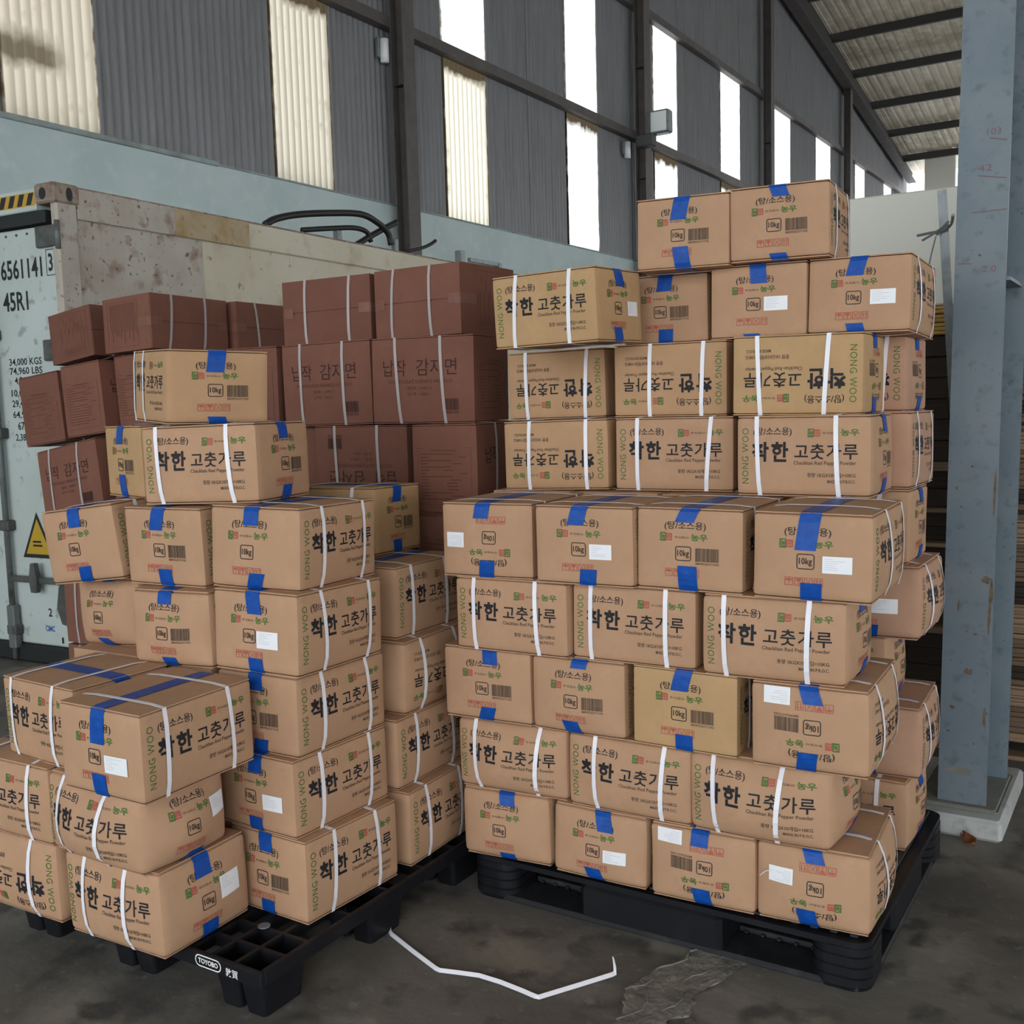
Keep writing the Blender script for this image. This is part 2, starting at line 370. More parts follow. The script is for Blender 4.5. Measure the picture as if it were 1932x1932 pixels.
def slab(c, x0, x1, y0, y1, z0, z1, nx, ny):
    vs_ = []; fs = []
    for z in (z0, z1):
        for i in range(nx + 1):
            for j in range(ny + 1): vs_.append((x0 + (x1 - x0) * i / nx, y0 + (y1 - y0) * j / ny, z))
    o = (nx + 1) * (ny + 1)
    for i in range(nx):
        for j in range(ny):
            q = (i * (ny + 1) + j, (i + 1) * (ny + 1) + j, (i + 1) * (ny + 1) + j + 1, i * (ny + 1) + j + 1); fs.append(q[::-1]); fs.append(tuple(o + k for k in q))
    rim = [(i, 0) for i in range(nx)] + [(nx, j) for j in range(ny)] + [(nx - i, ny) for i in range(nx)] + [(0, ny - j) for j in range(ny)]
    id_ = [a * (ny + 1) + b for a, b in rim]
    for k in range(len(id_)): a, b = id_[k], id_[(k + 1) % len(id_)]; fs.append((a, b, o + b, o + a))
    return c.deform(np.array(vs_) @ c.M.T), fs
def ribbon(c, path, half_w, axis, off, closed=False, r=.004, skew=None):
    """path: points on the carton surface (canonical), widened along axis"""
    path = np.asarray(path, float); n = len(path); w = np.zeros(3); w[axis] = half_w
    sk = np.zeros((n, 3)) if skew is None else np.asarray(skew)
    a = c.map(path - w + sk, off, r); b = c.map(path + w + sk, off, r); a2 = c.map(path - w + sk, off + .0007, r); b2 = c.map(path + w + sk, off + .0007, r)
    v = np.concatenate([a, b, a2, b2]); f = []
    m = n if closed else n - 1
    for i in range(m):
        j = (i + 1) % n; f += [(2 * n + i, 2 * n + j, 3 * n + j, 3 * n + i), (i, n + i, n + j, j), (i, j, 2 * n + j, 2 * n + i), (n + i, 3 * n + i, 3 * n + j, n + j)]
    return v, f
def loop_yz(c, x, k=7, wob=0.0, rg=None):
    h = c.half; L_ = []
    g = np.linspace(-1, 1, k)
    for t in g: L_.append((x, -h[1], -t * h[2] * -1))
    for t in g[1:]: L_.append((x, t * h[1], h[2]))
    for t in g[1:]: L_.append((x, h[1], -t * h[2]))
    for t in g[1:-1]: L_.append((x, -t * h[1], -h[2]))
    return L_
def pose(o, x, y, z, yaw, tx, ty):
    o.rotation_mode = 'YXZ'; o.location = (x, y, z); o.rotation_euler = (R(tx), R(ty), R(yaw))
AXV = {'-y': (0, -1, 0), '+y': (0, 1, 0), '+x': (1, 0, 0), '-x': (-1, 0, 0)}
def add_print(c, root, name, m, items):
    for side, fl in items:
        if fl.v and (c.M @ np.array(AXV[side]))[1] < .5: mesh(name, c.face(side, fl.v), fl.f, m, root)
def pepper(label, group, t, x, y, z, yaw, tx, ty, a, b, h, flip=0, stick=None, bar=1, top=.22, bot=.2, bulge=.006, noise=.0015, m='kraft', seed=0, su=(.17, .76), skew=0., sides=True, shear=(0, 0), dent=None, tw=.026):
    kind = t; L, W, H = (a, b, h) if t == 'S' else (b, a, h)
    c = Carton(L, W, H, kind, flip, bulge, noise, seed, shear=shear, dent=dent)
    c.side = 1.0 if x > -1.0 or x < -2 else .3                  # squeezed between neighbours: only outer sides swell
    root = empty('pepper_powder_carton'); pose(root, x, y, z, yaw, tx, ty); tag(root, label, 'carton', group)
    v, f = body_mesh(c); mesh('body', v, f, m, root, True)
    hx, hy, hz = c.half; ins = .0015 + max(0, c.r - .008) * .85
    for sz in (1, -1):
        for sy in (1, -1):
            v, f = slab(c, -hx + ins, hx - ins, sy * .0008, sy * (hy - ins), sz * (hz - .0036), sz * hz, 8, 3); mesh('flap', v, f, m, root)
    rg = random.Random(seed)
    # blue closing tape along the lid and the base, turned down over both ends
    for sz, ln in ((1, top), (-1, bot)):
        if ln <= 0: continue
        d1, d2 = ln * H * rg.uniform(.9, 1.1), ln * H * rg.uniform(.9, 1.1); zt = hz * sz
        up = [(hx, 0, zt - sz * d1 * t_) for t_ in np.linspace(1, 0, 5)]; dn = [(-hx, 0, zt - sz * d2 * t_) for t_ in np.linspace(.0, 1, 5)]
        mid = [(hx * t_, 0, zt) for t_ in np.linspace(.9, -.9, 7)]
        path = up + mid + dn; y0 = rg.uniform(-.012, .012); wob = rg.uniform(-.018, .018) + skew
        sk = [(0, y0 + (wob * (i - 4) * -.25 if i < 4 else (wob * (i - 12) * .25 if i > 12 else 0)), 0) for i in range(len(path))]
        v, f = ribbon(c, path, tw, 1, .0018, skew=sk); mesh('tape', v, f, 'tape_blue', root)
    for u in su:
        x0 = (u * 2 - 1) * hx; lp = loop_yz(c, x0); a_ = rg.uniform(-.009, .009)
        sk = [(a_ * p[2] / hz, 0, 0) for p in lp]
        v, f = ribbon(c, lp, .0068, 0, .0028, True, skew=sk); mesh('strap', v, f, 'strap_white', root)
    ends = ['+x', '-x']
    add_print(c, root, 'title_lettering', 'ink_black', [(s, LB) for s in ('-y', '+y')])
    add_print(c, root, 'weight_mark', 'ink_black', [(s, EB) for s in ends])
    add_print(c, root, 'subtitle_lettering', 'ink_black', [(s, LU) for s in ('-y', '+y')] + [(s, EU) for s in ends])
    add_print(c, root, 'brand_lettering', 'ink_green', [(s, LN) for s in ('-y', '+y')])
    add_print(c, root, 'small_lettering', 'ink_grey', [(s, LS) for s in ('-y', '+y')] + [(s, ES) for s in ends])
    add_print(c, root, 'logo', 'ink_green', [(s, LG) for s in ('-y', '+y')] + [(s, EG) for s in ends])
    add_print(c, root, 'handling_symbols', 'ink_red', [(s, LR) for s in ('-y', '+y')] + [(s, ER) for s in ends])
    if bar: add_print(c, root, 'barcode', 'ink_grey', [(s, BC) for s in ends])
    if stick:
        u0, v0, u1, v1 = stick; side = '-x' if (t == 'S' and flip) else '+x'
        g = Flat(); n = 3
        g.add([(u0 + (u1 - u0) * i / n, v0 + (v1 - v0) * j / n) for i in range(n + 1) for j in range(n + 1)], [(i * (n + 1) + j, (i + 1) * (n + 1) + j, (i + 1) * (n + 1) + j + 1, i * (n + 1) + j + 1) for i in range(n) for j in range(n)])
        st = mesh('label_sticker', c.face(side, g.v, .0022), g.f, 'sticker_white', root)
        g = Flat()
        for k in range(6): g.rect(u0 + .02, v1 - .03 - k * .024, u0 + .02 + rg.uniform(.3, .85) * (u1 - u0 - .04), v1 - .026 - k * .024)
        mesh('printed_lines', c.face(side, g.v, .0030), g.f, 'sticker_ink', st)
    return root
def noodle(label, group, t, x, y, z, yaw, tx, ty, a, b, h, flip=0, m='maroon_card', seed=0, bulge=.004, noise=.002, clear=False, su=(.27, .74)):
    L, W, H = {'bS': (a, b, h), 'bE': (b, a, h), 'bT': (a, h, b), 'bX': (b, h, a)}[t]
    c = Carton(L, W, H, t[1], flip, bulge, noise, seed, sag=.1)
    root = empty('noodle_carton'); pose(root, x, y, z, yaw, tx, ty); tag(root, label, 'carton', group)
    v, f = body_mesh(c, 6, .005, .005); mesh('body', v, f, m, root, True)
    hx, hy, hz = c.half
    for sz in (1, -1):
        for sy in (1, -1):
            v, f = slab(c, -hx + .002, hx - .002, sy * .0022, sy * (hy - .002), sz * (hz - .0046), sz * hz, 6, 3); mesh('flap', v, f, m, root)
    rg = random.Random(seed + 50)
    for u in su:
        x0 = (u * 2 - 1) * hx; lp = loop_yz(c, x0); a_ = rg.uniform(-.012, .012)
        v, f = ribbon(c, lp, .0065, 0, .003, True, skew=[(a_ * p[1] / hy if t in ('bT', 'bX') else a_ * p[2] / hz, 0, 0) for p in lp]); mesh('strap', v, f, 'strap_grey', root)
    if clear:
        for sx in (1, -1):
            v, f = ribbon(c, [(sx * hx, 0, hz - .09 * k) for k in (1, .66, .33)] + [(sx * hx, 0, hz)] + [(sx * (hx - .03 * k), 0, hz) for k in (1, 2)], .02, 1, .0015); mesh('clear_tape', v, f, 'clear_tape', root)
    add_print(c, root, 'title_lettering', 'ink_maroon', [(s, NB_) for s in ('-y', '+y')])
    add_print(c, root, 'small_lettering', 'ink_faint', [(s, NS) for s in ('-y', '+y')] + [(s, NF) for s in ('+x', '-x')])
    add_print(c, root, 'barcode', 'ink_maroon', [(s, NBC) for s in ('-y', '+y')])
    return root

# ================================================================== the hall
XW = -9.2
def roof_z(y): return 10.45 + (42.9 - y) * .175 if y > 16 else 10.45 + 26.9 * .175 - (16 - y) * .175
fl = MB(); nx, ny = 60, 70
random.seed(1)
g_v = [(-9.2 + 27.2 * i / nx, -12 + 57 * j / ny, 0) for i in range(nx + 1) for j in range(ny + 1)]
fl.add(g_v, [(i * (ny + 1) + j, (i + 1) * (ny + 1) + j, (i + 1) * (ny + 1) + j + 1, i * (ny + 1) + j + 1) for i in range(nx) for j in range(ny)])
floor = tag(fl.build('floor', 'floor_concrete'), 'dark stained concrete warehouse floor', 'floor', kind='structure')
# broken, paler concrete patch with a ragged edge in front of the right pallet
random.seed(4)
edge = [(-1.03, 2.90), (-1.12, 2.84), (-1.155, 2.72), (-1.21, 2.62), (-1.235, 2.50), (-1.20, 2.42), (-1.19, 2.33), (-1.16, 2.2), (-1.13, 2.05), (-1.04, 2.08), (-1.06, 2.28), (-1.075, 2.40), (-1.03, 2.47), (-1.055, 2.56), (-1.02, 2.68), (-.985, 2.80)]
pts = []
for i in range(len(edge)):
    a, b = np.array(edge[i]), np.array(edge[(i + 1) % len(edge)])
    for t in np.linspace(0, 1, 5, endpoint=False): pts.append(tuple(a + (b - a) * t + np.array([random.uniform(-.008, .008), random.uniform(-.008, .008)])))
n = len(pts); cx = np.mean(pts, 0)
ks = [0, .05, .16, .30, .44, .58, .72, .86]
pv = []
for r_, kk in enumerate(ks):
    for i, (x, y) in enumerate(pts):
        jx, jy = (0, 0) if r_ == 0 else (random.uniform(-.012, .012), random.uniform(-.012, .012))
        pv.append((x + (cx[0] - x) * kk + jx, y + (cx[1] - y) * kk + jy, .0005 if r_ == 0 else .004 + random.uniform(-.0011, .0011)))
pv.append((cx[0], cx[1], .005)); nr = len(ks)
pf = [(k * n + i, k * n + (i + 1) % n, (k + 1) * n + (i + 1) % n, (k + 1) * n + i) for k in range(nr - 1) for i in range(n)] + [((nr - 1) * n + i, (nr - 1) * n + (i + 1) % n, nr * n) for i in range(n)]
mesh('patch', pv, pf, 'floor_patch', floor)
cr = MB()
for path in ([(-1.235, 2.49), (-1.19, 2.55), (-1.20, 2.63), (-1.15, 2.70), (-1.155, 2.76), (-1.09, 2.83), (-1.04, 2.86)], [(-1.10, 2.44), (-1.08, 2.52), (-1.11, 2.6), (-1.07, 2.68)], [(-1.19, 2.35), (-1.15, 2.42), (-1.17, 2.5)]):
    cr.tube([(x, y, .004) for x, y in smooth_path([(a, b, 0) for a, b in path], 3) for _ in (0,)] if False else [(p[0] + random.uniform(-.004, .004), p[1], .003) for p in smooth_path([(a, b, 0) for a, b in path], 4)], .0035, 5)
cr.build('crumbled_edge', 'floor_patch', floor)

# gable wall: painted masonry below, ribbed sheets above
wl = MB().box(XW - .25, XW, -12, 45, 0, 4.36).build('wall_left', 'wall_paint')
tag(wl, 'gable wall, pale blue-white masonry below grey corrugated sheets', 'wall', kind='structure')
MB().box(XW - .25, XW + .035, -12, 8.7, 4.34, 4.395, .008).build('coping', 'wall_coping', wl)
MB().box(XW - .25, XW + .02, 8.7, 45, 4.352, 4.372).build('coping', 'wall_coping', wl)
def ribbed(name, m, y0, y1, z0, z1, per=.108, amp=.016, x=XW - .05, parent=wl, slope=False, ph=0.):
    n = max(6, int(round((y1 - y0) / per * 8))); v = []; f = []
    for i in range(n + 1):
        y = y0 + (y1 - y0) * i / n; xx = x + amp * math.sin(2 * math.pi * (y - y0) / per + ph)
        v += [(xx, y, z0), (xx, y, roof_z(y) - .05 if slope else z1)]
    for i in range(n): f.append((2 * i, 2 * i + 2, 2 * i + 3, 2 * i + 1))
    return mesh(name, v, f, m, parent, True)
WIN = [(-1.1, .1), (2.6, 3.72), (6.13, 7.24), (9.65, 10.76), (13.2, 14.42), (16.93, 18.2), (20.67, 21.96), (24.46, 25.86), (28.3, 29.9), (32.28, 33.94), (36.84, 38.2), (40.9, 42.2)]
LOWM = {2: 'fibreglass_dirty', 3: 'fibreglass_dusty', 4: 'fibreglass_pale', 5: 'fibreglass_bright'}
ZG1, ZG2 = 6.74, 9.23
prev = -12.0
for k, (a, b) in enumerate(WIN):
    ng = max(1, int(round((a - prev) / 1.25)))
    for i in range(ng):
        y0, y1 = prev + (a - prev) * i / ng, prev + (a - prev) * (i + 1) / ng
        ribbed('corrugated_sheet', 'steel_sheet', y0 - .03, y1 + .03, 4.3, 0, x=XW - .05 + .004 * (i % 2), slope=True)
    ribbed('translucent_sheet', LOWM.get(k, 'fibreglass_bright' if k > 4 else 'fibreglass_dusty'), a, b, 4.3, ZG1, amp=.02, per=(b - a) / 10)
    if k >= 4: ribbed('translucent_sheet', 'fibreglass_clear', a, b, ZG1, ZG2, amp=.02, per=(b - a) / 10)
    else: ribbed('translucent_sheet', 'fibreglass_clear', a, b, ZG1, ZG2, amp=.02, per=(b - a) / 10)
    ribbed('corrugated_sheet', 'steel_sheet', a - .03, b + .03, ZG2, 0, slope=True, x=XW - .055)
    prev = b
ribbed('corrugated_sheet', 'steel_sheet', prev - .03, 43.6, 4.3, 0, slope=True); ribbed('corrugated_sheet', 'steel_sheet', 43.55, 44.9, 4.3, 0, slope=True)
for z, nm_ in ((ZG1, 'lower'), (ZG2, 'upper')):
    g = MB().box(XW - .03, XW + .11, -12, 45, z - .075, z - .060).box(XW - .03, XW + .11, -12, 45, z + .06, z + .075).box(XW + .095, XW + .11, -12, 45, z - .06, z + .06)
    tag(g.build('wall_girt', 'steel_brown'), 'long dark %s steel girt running across the gable wall' % nm_, 'girt', 'wall girts', 'structure')
def hbeam(name, m, x0, x1, yc, fw, z0, z1, parent, t=.016, wt=.012):
    MB().box(x0, x0 + t, yc - fw / 2, yc + fw / 2, z0, z1).build('flange', m, parent)
    MB().box(x1 - t, x1, yc - fw / 2, yc + fw / 2, z0, z1).build('flange', m, parent)
    MB().box(x0 + t, x1 - t, yc - wt / 2, yc + wt / 2, z0, z1).build('web', m, parent)
desc = ['nearest wall column, left of the floodlight, dark steel against pale wall', 'dark wall column carrying the floodlight behind the tall stack', 'third wall column along the gable wall, beyond the floodlight', 'farthest dark wall column at the end of the gable wall']
for k, yc in enumerate((11.93, 19.62, 27.25, 35.0)):
    e = empty('wall_column', (0, 0, 0)); tag(e, desc[k], 'column', 'gable wall columns')
    hbeam('wall_column', 'steel_brown', XW + .11, XW + .32, yc, .26, 0, roof_z(yc) - .75, e)
    for z in (5.9, 8.0): MB().box(XW + .13, XW + .30, yc - .12, yc + .12, z, z + .012).build('stiffener', 'steel_dark', e)
# rafter on the gable wall
rf = empty('gable_rafter'); tag(rf, 'sloping dark steel rafter along the top of the gable wall', 'rafter', kind='structure')
def ra(y): return 12.0 - (y - 28.77) * .147
ys = [16, 22, 28.77, 36, 44.4]
MB().prism([(y, ra(y)) for y in ys] + [(y, roof_z(y) - .12) for y in reversed(ys)], XW + .25, XW + .27, 'x').build('web', 'roof_steel', rf)
MB().prism([(y, ra(y)) for y in ys] + [(y, ra(y) - .02) for y in reversed(ys)], XW + .1, XW + .42, 'x').build('flange', 'steel_brown', rf)
# roof
ce = MB()
for (y0, y1) in ((16, 45.2), (-12.5, 16)):
    ce.add([(XW - .6, y0, roof_z(y0) + .16), (18.5, y0, roof_z(y0) + .16), (18.5, y1, roof_z(y1) + .16), (XW - .6, y1, roof_z(y1) + .16)], [(0, 1, 2, 3)])
ceiling = tag(ce.build('ceiling', 'roof_steel'), 'sloping sheet-metal warehouse roof on dark purlins', 'ceiling', kind='structure')
shn = {}
for y0, y1 in ((16, 45), (-12.4, 16)):
    x = XW - .1; k = 0
    while x < 17.5:
        v = []; f = []; N_ = 24
        for i in range(N_ + 1):
            xx = 1.06 * i / N_; zz = .022 * max(0, math.sin(i / N_ * math.pi * 8)) + (.02 if i in (0, N_) else 0)
            v += [(xx, y0, roof_z(y0) + .03 + zz), (xx, y1, roof_z(y1 - .001 if y1 == 16 else y1) + .03 + zz)]
        for i in range(N_): f.append((2 * i, 2 * i + 1, 2 * i + 3, 2 * i + 2))
        if (y0) not in shn:
            o = mesh('roof_sheet', v, f, 'roof_sheet', ceiling); shn[y0] = o.data
        else:
            o = bpy.data.objects.new('roof_sheet', shn[y0]); link(o, ceiling)
        o.location = (x, 0, -.004 * (k % 2)); x += 1.05; k += 1
for y in list(np.arange(18.1, 45, 2.475)) + list(np.arange(-11, 15.5, 2.475)):
    z = roof_z(y); MB().box(XW, 18, y - .05, y + .05, z - .24, z - .225).box(XW, 18, y - .05, y - .04, z - .225, z).box(XW, 18, y - .05, y + .05, z - .012, z).build('purlin', 'roof_steel', ceiling)
# far end of the hall; unseen headers added over both openings to limit daylight
wf = MB().box(XW - .2, 18, 44.9, 45.1, 0, 7.0).build('wall_far', 'steel_sheet'); tag(wf, 'far end wall of the hall below the bright opening', 'wall', kind='structure')
wr = MB().prism([(-12.4, 4.3), (45, 4.3), (45, roof_z(45) + .1), (16, roof_z(16) + .1), (-12.4, roof_z(-12.4) + .1)], 18, 18.2, 'x').build('added_header_right', 'steel_sheet'); tag(wr, 'unseen header wall added over the open right side to limit daylight', 'wall', kind='structure')
wn = MB().box(XW - .2, 18, -7.2, -7.0, 6.2, roof_z(-7) + .1).build('added_header_near', 'steel_sheet'); tag(wn, 'unseen header wall added over the near doorway to cut daylight from above', 'wall', kind='structure')
fp = MB().box(-8.3, -7.2, 43.4, 43.7, 7.2, 10.4, .02).build('vent_duct', 'cream_panel'); tag(fp, 'pale duct hanging under the far eave beside bright opening', 'duct')
# lamps on the wall
def lamp(label, x, y, z):
    e = empty('wall_lamp', (x, y, z)); tag(e, label, 'lamp', 'small white lamps on wall columns')
    MB().box(-.03, .02, -.09, .09, -.1, .16, .01).build('backplate', 'galvanised', e)
    MB().tube([(.05, 0, -.16), (.05, 0, -.02), (.05, 0, .14)], .06, 12).build('globe', 'lamp_white', e, True)
lamp('small white lamp beside the nearest wall column, high on sheets', XW + .02, 11.72, 6.36)
lamp('small white lamp left of the floodlight column, high on the wall', XW + .02, 19.2, 6.42)
e = empty('floodlight', (XW + .34, 19.35, 6.9), 0); tag(e, 'square floodlight on a bracket, fixed to a wall column', 'lamp')
MB().tube([(-.02, -.1, -.35), (.15, .05, -.3), (.3, .2, -.05)], .035, 8).build('bracket', 'steel_dark', e, True)
MB().box(.1, .5, .05, .28, -.22, .22, .03).build('housing', 'galvanised', e); MB().box(.14, .46, .035, .052, -.18, .18).build('lens', 'glass_lamp', e)
MB().box(-.02, .3, -.3, -.05, -.5, -.28, .02).build('junction_box', 'steel_dark', e)

# ------------------------------------------------------------------ reefer container
ct = empty('shipping_container', (-5.80, 4.15, .125), R(3.6)); tag(ct, 'white refrigerated shipping container with rust-stained corner and number 6561141', 'container')
CW, CL, CH = 2.44, 12.19, 2.895
MB().box(-CW + .05, -.03, .12, CL - .05, .12, CH - .03).build('side_panel', 'container_side', ct)
MB().box(-.034, -.026, .02, .36, .16, CH - .12).box(-.045, -.026, .02, .05, .16, CH - .12).build('corner_panel', 'container_front', ct)
MB().box(-.06, 0, .17, CL - .17, CH - .20, CH - .012, .008).build('top_rail', 'container_side', ct)
MB().box(-.075, .001, .17, CL - .17, CH - .014, CH - .004).build('rail_grime', 'container_rust', ct)
MB().box(-.06, 0, .17, CL - .17, 0, .16, .008).build('bottom_rail', 'hardware_dark', ct)
MB().box(-.06, .0, .012, .17, .12, CH - .10, .012).build('corner_post', 'container_front', ct)
MB().box(-.029, -.0245, .36, 1.25, .2, CH - .2).build('stained_panel', 'container_front', ct)
for k, y in enumerate([.62, .9, 1.3, 1.75, 2.2, 2.7, 3.3, 3.9, 4.6, 5.4]): MB().box(-.032, -.027, y, y + .035, .2, CH - .2).build('panel_seam', 'container_side', ct)
MB().box(-.03, .0025, .98, 1.72, CH - .198, CH - .013, .002).build('repair_patch', 'rust_patch', ct)
def casting(y0):
    m = MB(); sl = [(.105 + .024 * math.cos(t), CH - .06 + .042 * math.sin(t)) for t in np.linspace(0, 2 * math.pi, 16, endpoint=False)]
    o = m.box(-.165, .012, y0 - .012, y0 + .185, CH - .118, CH + .004, .012).build('corner_casting', 'container_rust' if y0 < 1 else 'container_rust', ct)
    MB().prism([(y0 + a, b) for a, b in sl], .0125, .014, 'x').build('casting_slot', 'gasket', o)
    MB().prism([(-.085 + .032 * math.cos(t), CH - .06 + .036 * math.sin(t)) for t in np.linspace(0, 2 * math.pi, 14, endpoint=False)], y0 - .0135, y0 - .0125, 'y').build('casting_slot', 'gasket', o)
casting(0); casting(CL - .18)
MB().box(-.05, .0125, -.0125, .17, CH - .117, CH + .002, .004).build('casting_face', 'container_front', ct) if False else None
MB().box(-CW + .16, -.16, -.005, .12, CH - .15, CH - .015, .006).build('door_header', 'container_door', ct)
MB().box(-CW + .12, -.10, .012, .10, CH - .225, CH - .15).build('door_gasket', 'gasket', ct)
for k in range(4):
    a = -.17 - .085 * k
    MB().prism([(a, CH - .045), (a - .045, CH - .045), (a - .075, CH - .115), (a - .03, CH - .115)], -.0075, -.0055, 'y').build('hazard_stripe', 'gasket', ct)
MB().prism([(-.165, CH - .04), (-.50, CH - .04), (-.52, CH - .12), (-.165, CH - .12)], -.0062, -.0052, 'y').build('hazard_tape', 'hazard_yellow', ct)
door = MB().box(-1.20, -.035, .03, .10, .0, CH - .24, .01).build('door', 'container_door', ct)
MB().box(-CW + .105, -1.215, .03, .10, .0, CH - .24, .01).build('door', 'container_door', ct)
MB().box(-1.216, -1.199, .028, .1, .17, CH - .24).build('door_gasket', 'gasket', ct)
MB().box(-CW, 0, .0, .14, -.115, -.004, .01).build('door_sill', 'gasket', ct)
MB().box(-.06, 0, .02, CL - .02, -.115, 0, .008).build('bottom_rail', 'hardware_dark', ct)
MB().box(-CW, -CW + .06, .02, CL - .02, -.115, 0, .008).build('bottom_rail', 'hardware_dark', ct)
MB().box(-.058, .002, .17, .98, CH - .199, CH - .0125, .002).build('stained_rail', 'container_front', ct)
for z in (2.52, 1.83, 1.1, .42):
    h = MB().box(-.20, .004, .002, .032, z, z + .13, .006).build('hinge', 'hardware_dark', ct)
    MB().tube([(.006, .004, z - .02), (.006, .004, z + .15)], .017, 10).build('hinge_pin', 'door_hardware', h, True)
for z in np.linspace(.24, .27, 1): pass
for k in range(10): MB().tube([(-.20 - .1 * k, .031, CH - .275), (-.20 - .1 * k, .024, CH - .275)], .008, 8).build('rivet', 'hardware_dark', ct)
for xr in (-.66, -1.02):
    rd = MB().tube([(xr, -.01, -.1), (xr, -.01, CH - .17)], .02, 10).build('locking_rod', 'door_hardware', ct, True)
    for z in (.06, .75, 1.35, 1.98, 2.5): MB().box(xr - .045, xr + .045, -.035, .03, z, z + .07, .008).build('rod_guide', 'hardware_dark', rd)
    MB().box(xr - .035, xr + .035, -.035, .02, -.03, .26, .008).build('rod_foot', 'door_hardware', rd)
hd = MB().box(-.64, -.12, -.03, -.01, .42, .46, .004).build('door_handle', 'hardware_dark', ct)
MB().prism([(-.42, .36), (-.37, .36), (-.355, .44), (-.375, .55), (-.41, .55), (-.435, .44)], -.045, -.012, 'y').build('handle_catch', 'hardware_dark', hd)
MB().prism([(-.20, .16), (-.14, .15), (-.12, .28), (-.08, .44), (-.14, .50), (-.21, .40), (-.24, .26)], .0, .03, 'y').build('hinge_arm', 'hardware_dark', ct)
def door_fn(x0, z0): return lambda u, v: (x0 + u, .0285, z0 + v)
def door_text(body, x0, x1, z0, z1, m='gasket', bold=.02):
    f = Flat(); f.text(body, x0, z0, x1, z1, bold); flat_to('door_lettering', f, lambda u, v: (u, .0285, v), m, ct)
ZO = -.125
door_text('6561141', -.575, -.185, 2.475 + ZO, 2.60 + ZO)
door_text('3', -.125, -.085, 2.50 + ZO, 2.61 + ZO); f = Flat(); f.frame(-.145, 2.475 + ZO, -.065, 2.635 + ZO, .005, .005); flat_to('check_digit_frame', f, lambda u, v: (u, .0285, v), 'gasket', ct)
door_text('45R1', -.575, -.335, 2.28 + ZO, 2.40 + ZO)
for body, x0, x1, px in (('34,000 KGS', -.56, -.25, 685), ('74,960 LBS', -.56, -.25, 703), ('4,560 KGS', -.52, -.25, 722), ('10,050 LBS', -.56, -.25, 747), ('29,440 KGS', -.56, -.25, 768), ('64,910 LBS', -.56, -.25, 790), ('67.5 CU.M', -.52, -.25, 812), ('2,380 CU.FT', -.55, -.25, 836)):
    z = 1.958 - (px - 685) * .00318 + ZO; door_text(body, x0, x1, z - .026, z + .026, 'ink_black', .012)
f = Flat(); f.poly([(-.565, .70 + ZO), (-.41, 1.0 + ZO), (-.255, .70 + ZO)]); flat_to('warning_sign', f, lambda u, v: (u, .0287, v), 'gasket', ct)
f = Flat(); f.poly([(-.53, .725 + ZO), (-.41, .955 + ZO), (-.29, .725 + ZO)]); flat_to('warning_sign_face', f, lambda u, v: (u, .0278, v), 'sign_yellow', ct)
f = Flat(); f.rect(-.46, .80 + ZO, -.38, .812 + ZO); f.rect(-.46, .775 + ZO, -.37, .787 + ZO); flat_to('warning_sign_text', f, lambda u, v: (u, .0272, v), 'ink_black', ct)
door_text('CIMC', -.40, -.31, .22 + ZO, .26 + ZO, 'logo_blue', .03); door_text('2', -.36, -.325, .32 + ZO, .375 + ZO); door_text('1', -.25, -.232, .15 + ZO, .19 + ZO)
def on_x(px, py, X):
    x, y = px - 966, py - 966; c, s = math.cos(-ROLL), math.sin(-ROLL); x, y = c * x - s * y, s * x + c * y
    d = _fw + _rt * x / FPX - _up * y / FPX; t = X / d[0]; return (X, d[1] * t, EYE + d[2] * t)
def hose(label, pts, r, X=-6.03):
    P = [on_x(px, py, X) for px, py in pts]
    tag(MB().tube(smooth_path(P, 6), r, 10).build('hose', 'rubber', None, True), label, 'hose', 'black hoses on the container roof')
hose('long black hose arched over the container roof, largest of the bundle', [(500, 424), (520, 413), (560, 405), (620, 402), (680, 404), (712, 420), (732, 440), (738, 462)], .028)
hose('shorter black hose lying under the arched one on container roof', [(570, 434), (620, 431), (668, 430), (692, 438), (700, 456)], .022, -6.06)
hose('straight black hose end sticking up right on the container roof', [(672, 462), (700, 445), (725, 431), (748, 419)], .026, -6.06)
hose('thin black cable lying at the foot of the wall column', [(765, 474), (795, 468), (812, 461), (822, 454)], .016, -6.06)
for k, (px, py, w_, h_) in enumerate(((637, 441, .06, .05), (745, 456, .05, .05), (868, 479, .08, .06))):
    p = on_x(px, py, -6.06); tag(MB().box(p[0] - w_ / 2, p[0] + w_ / 2, p[1] - w_ / 2, p[1] + w_ / 2, 3.008, max(3.05, p[2] + h_ / 2), .006).build('roof_lug', 'galvanised'), ['small metal lug under the hoses on the container roof edge', 'pale lug at the right end of the hose bundle', 'grey metal lug above the maroon cartons on container edge'][k], 'bracket')
p, q = on_x(885, 490, -6.16), on_x(942, 484, -6.16); tag(MB().box(p[0] - .02, p[0] + .02, p[1], q[1], p[2] - .02, p[2] + .02).box(q[0] - .03, q[0] + .03, q[1] - .06, q[1], 3.0, p[2] + .01).build('roof_rail', 'galvanised'), 'grey metal rail end on the far part of container roof', 'rail')

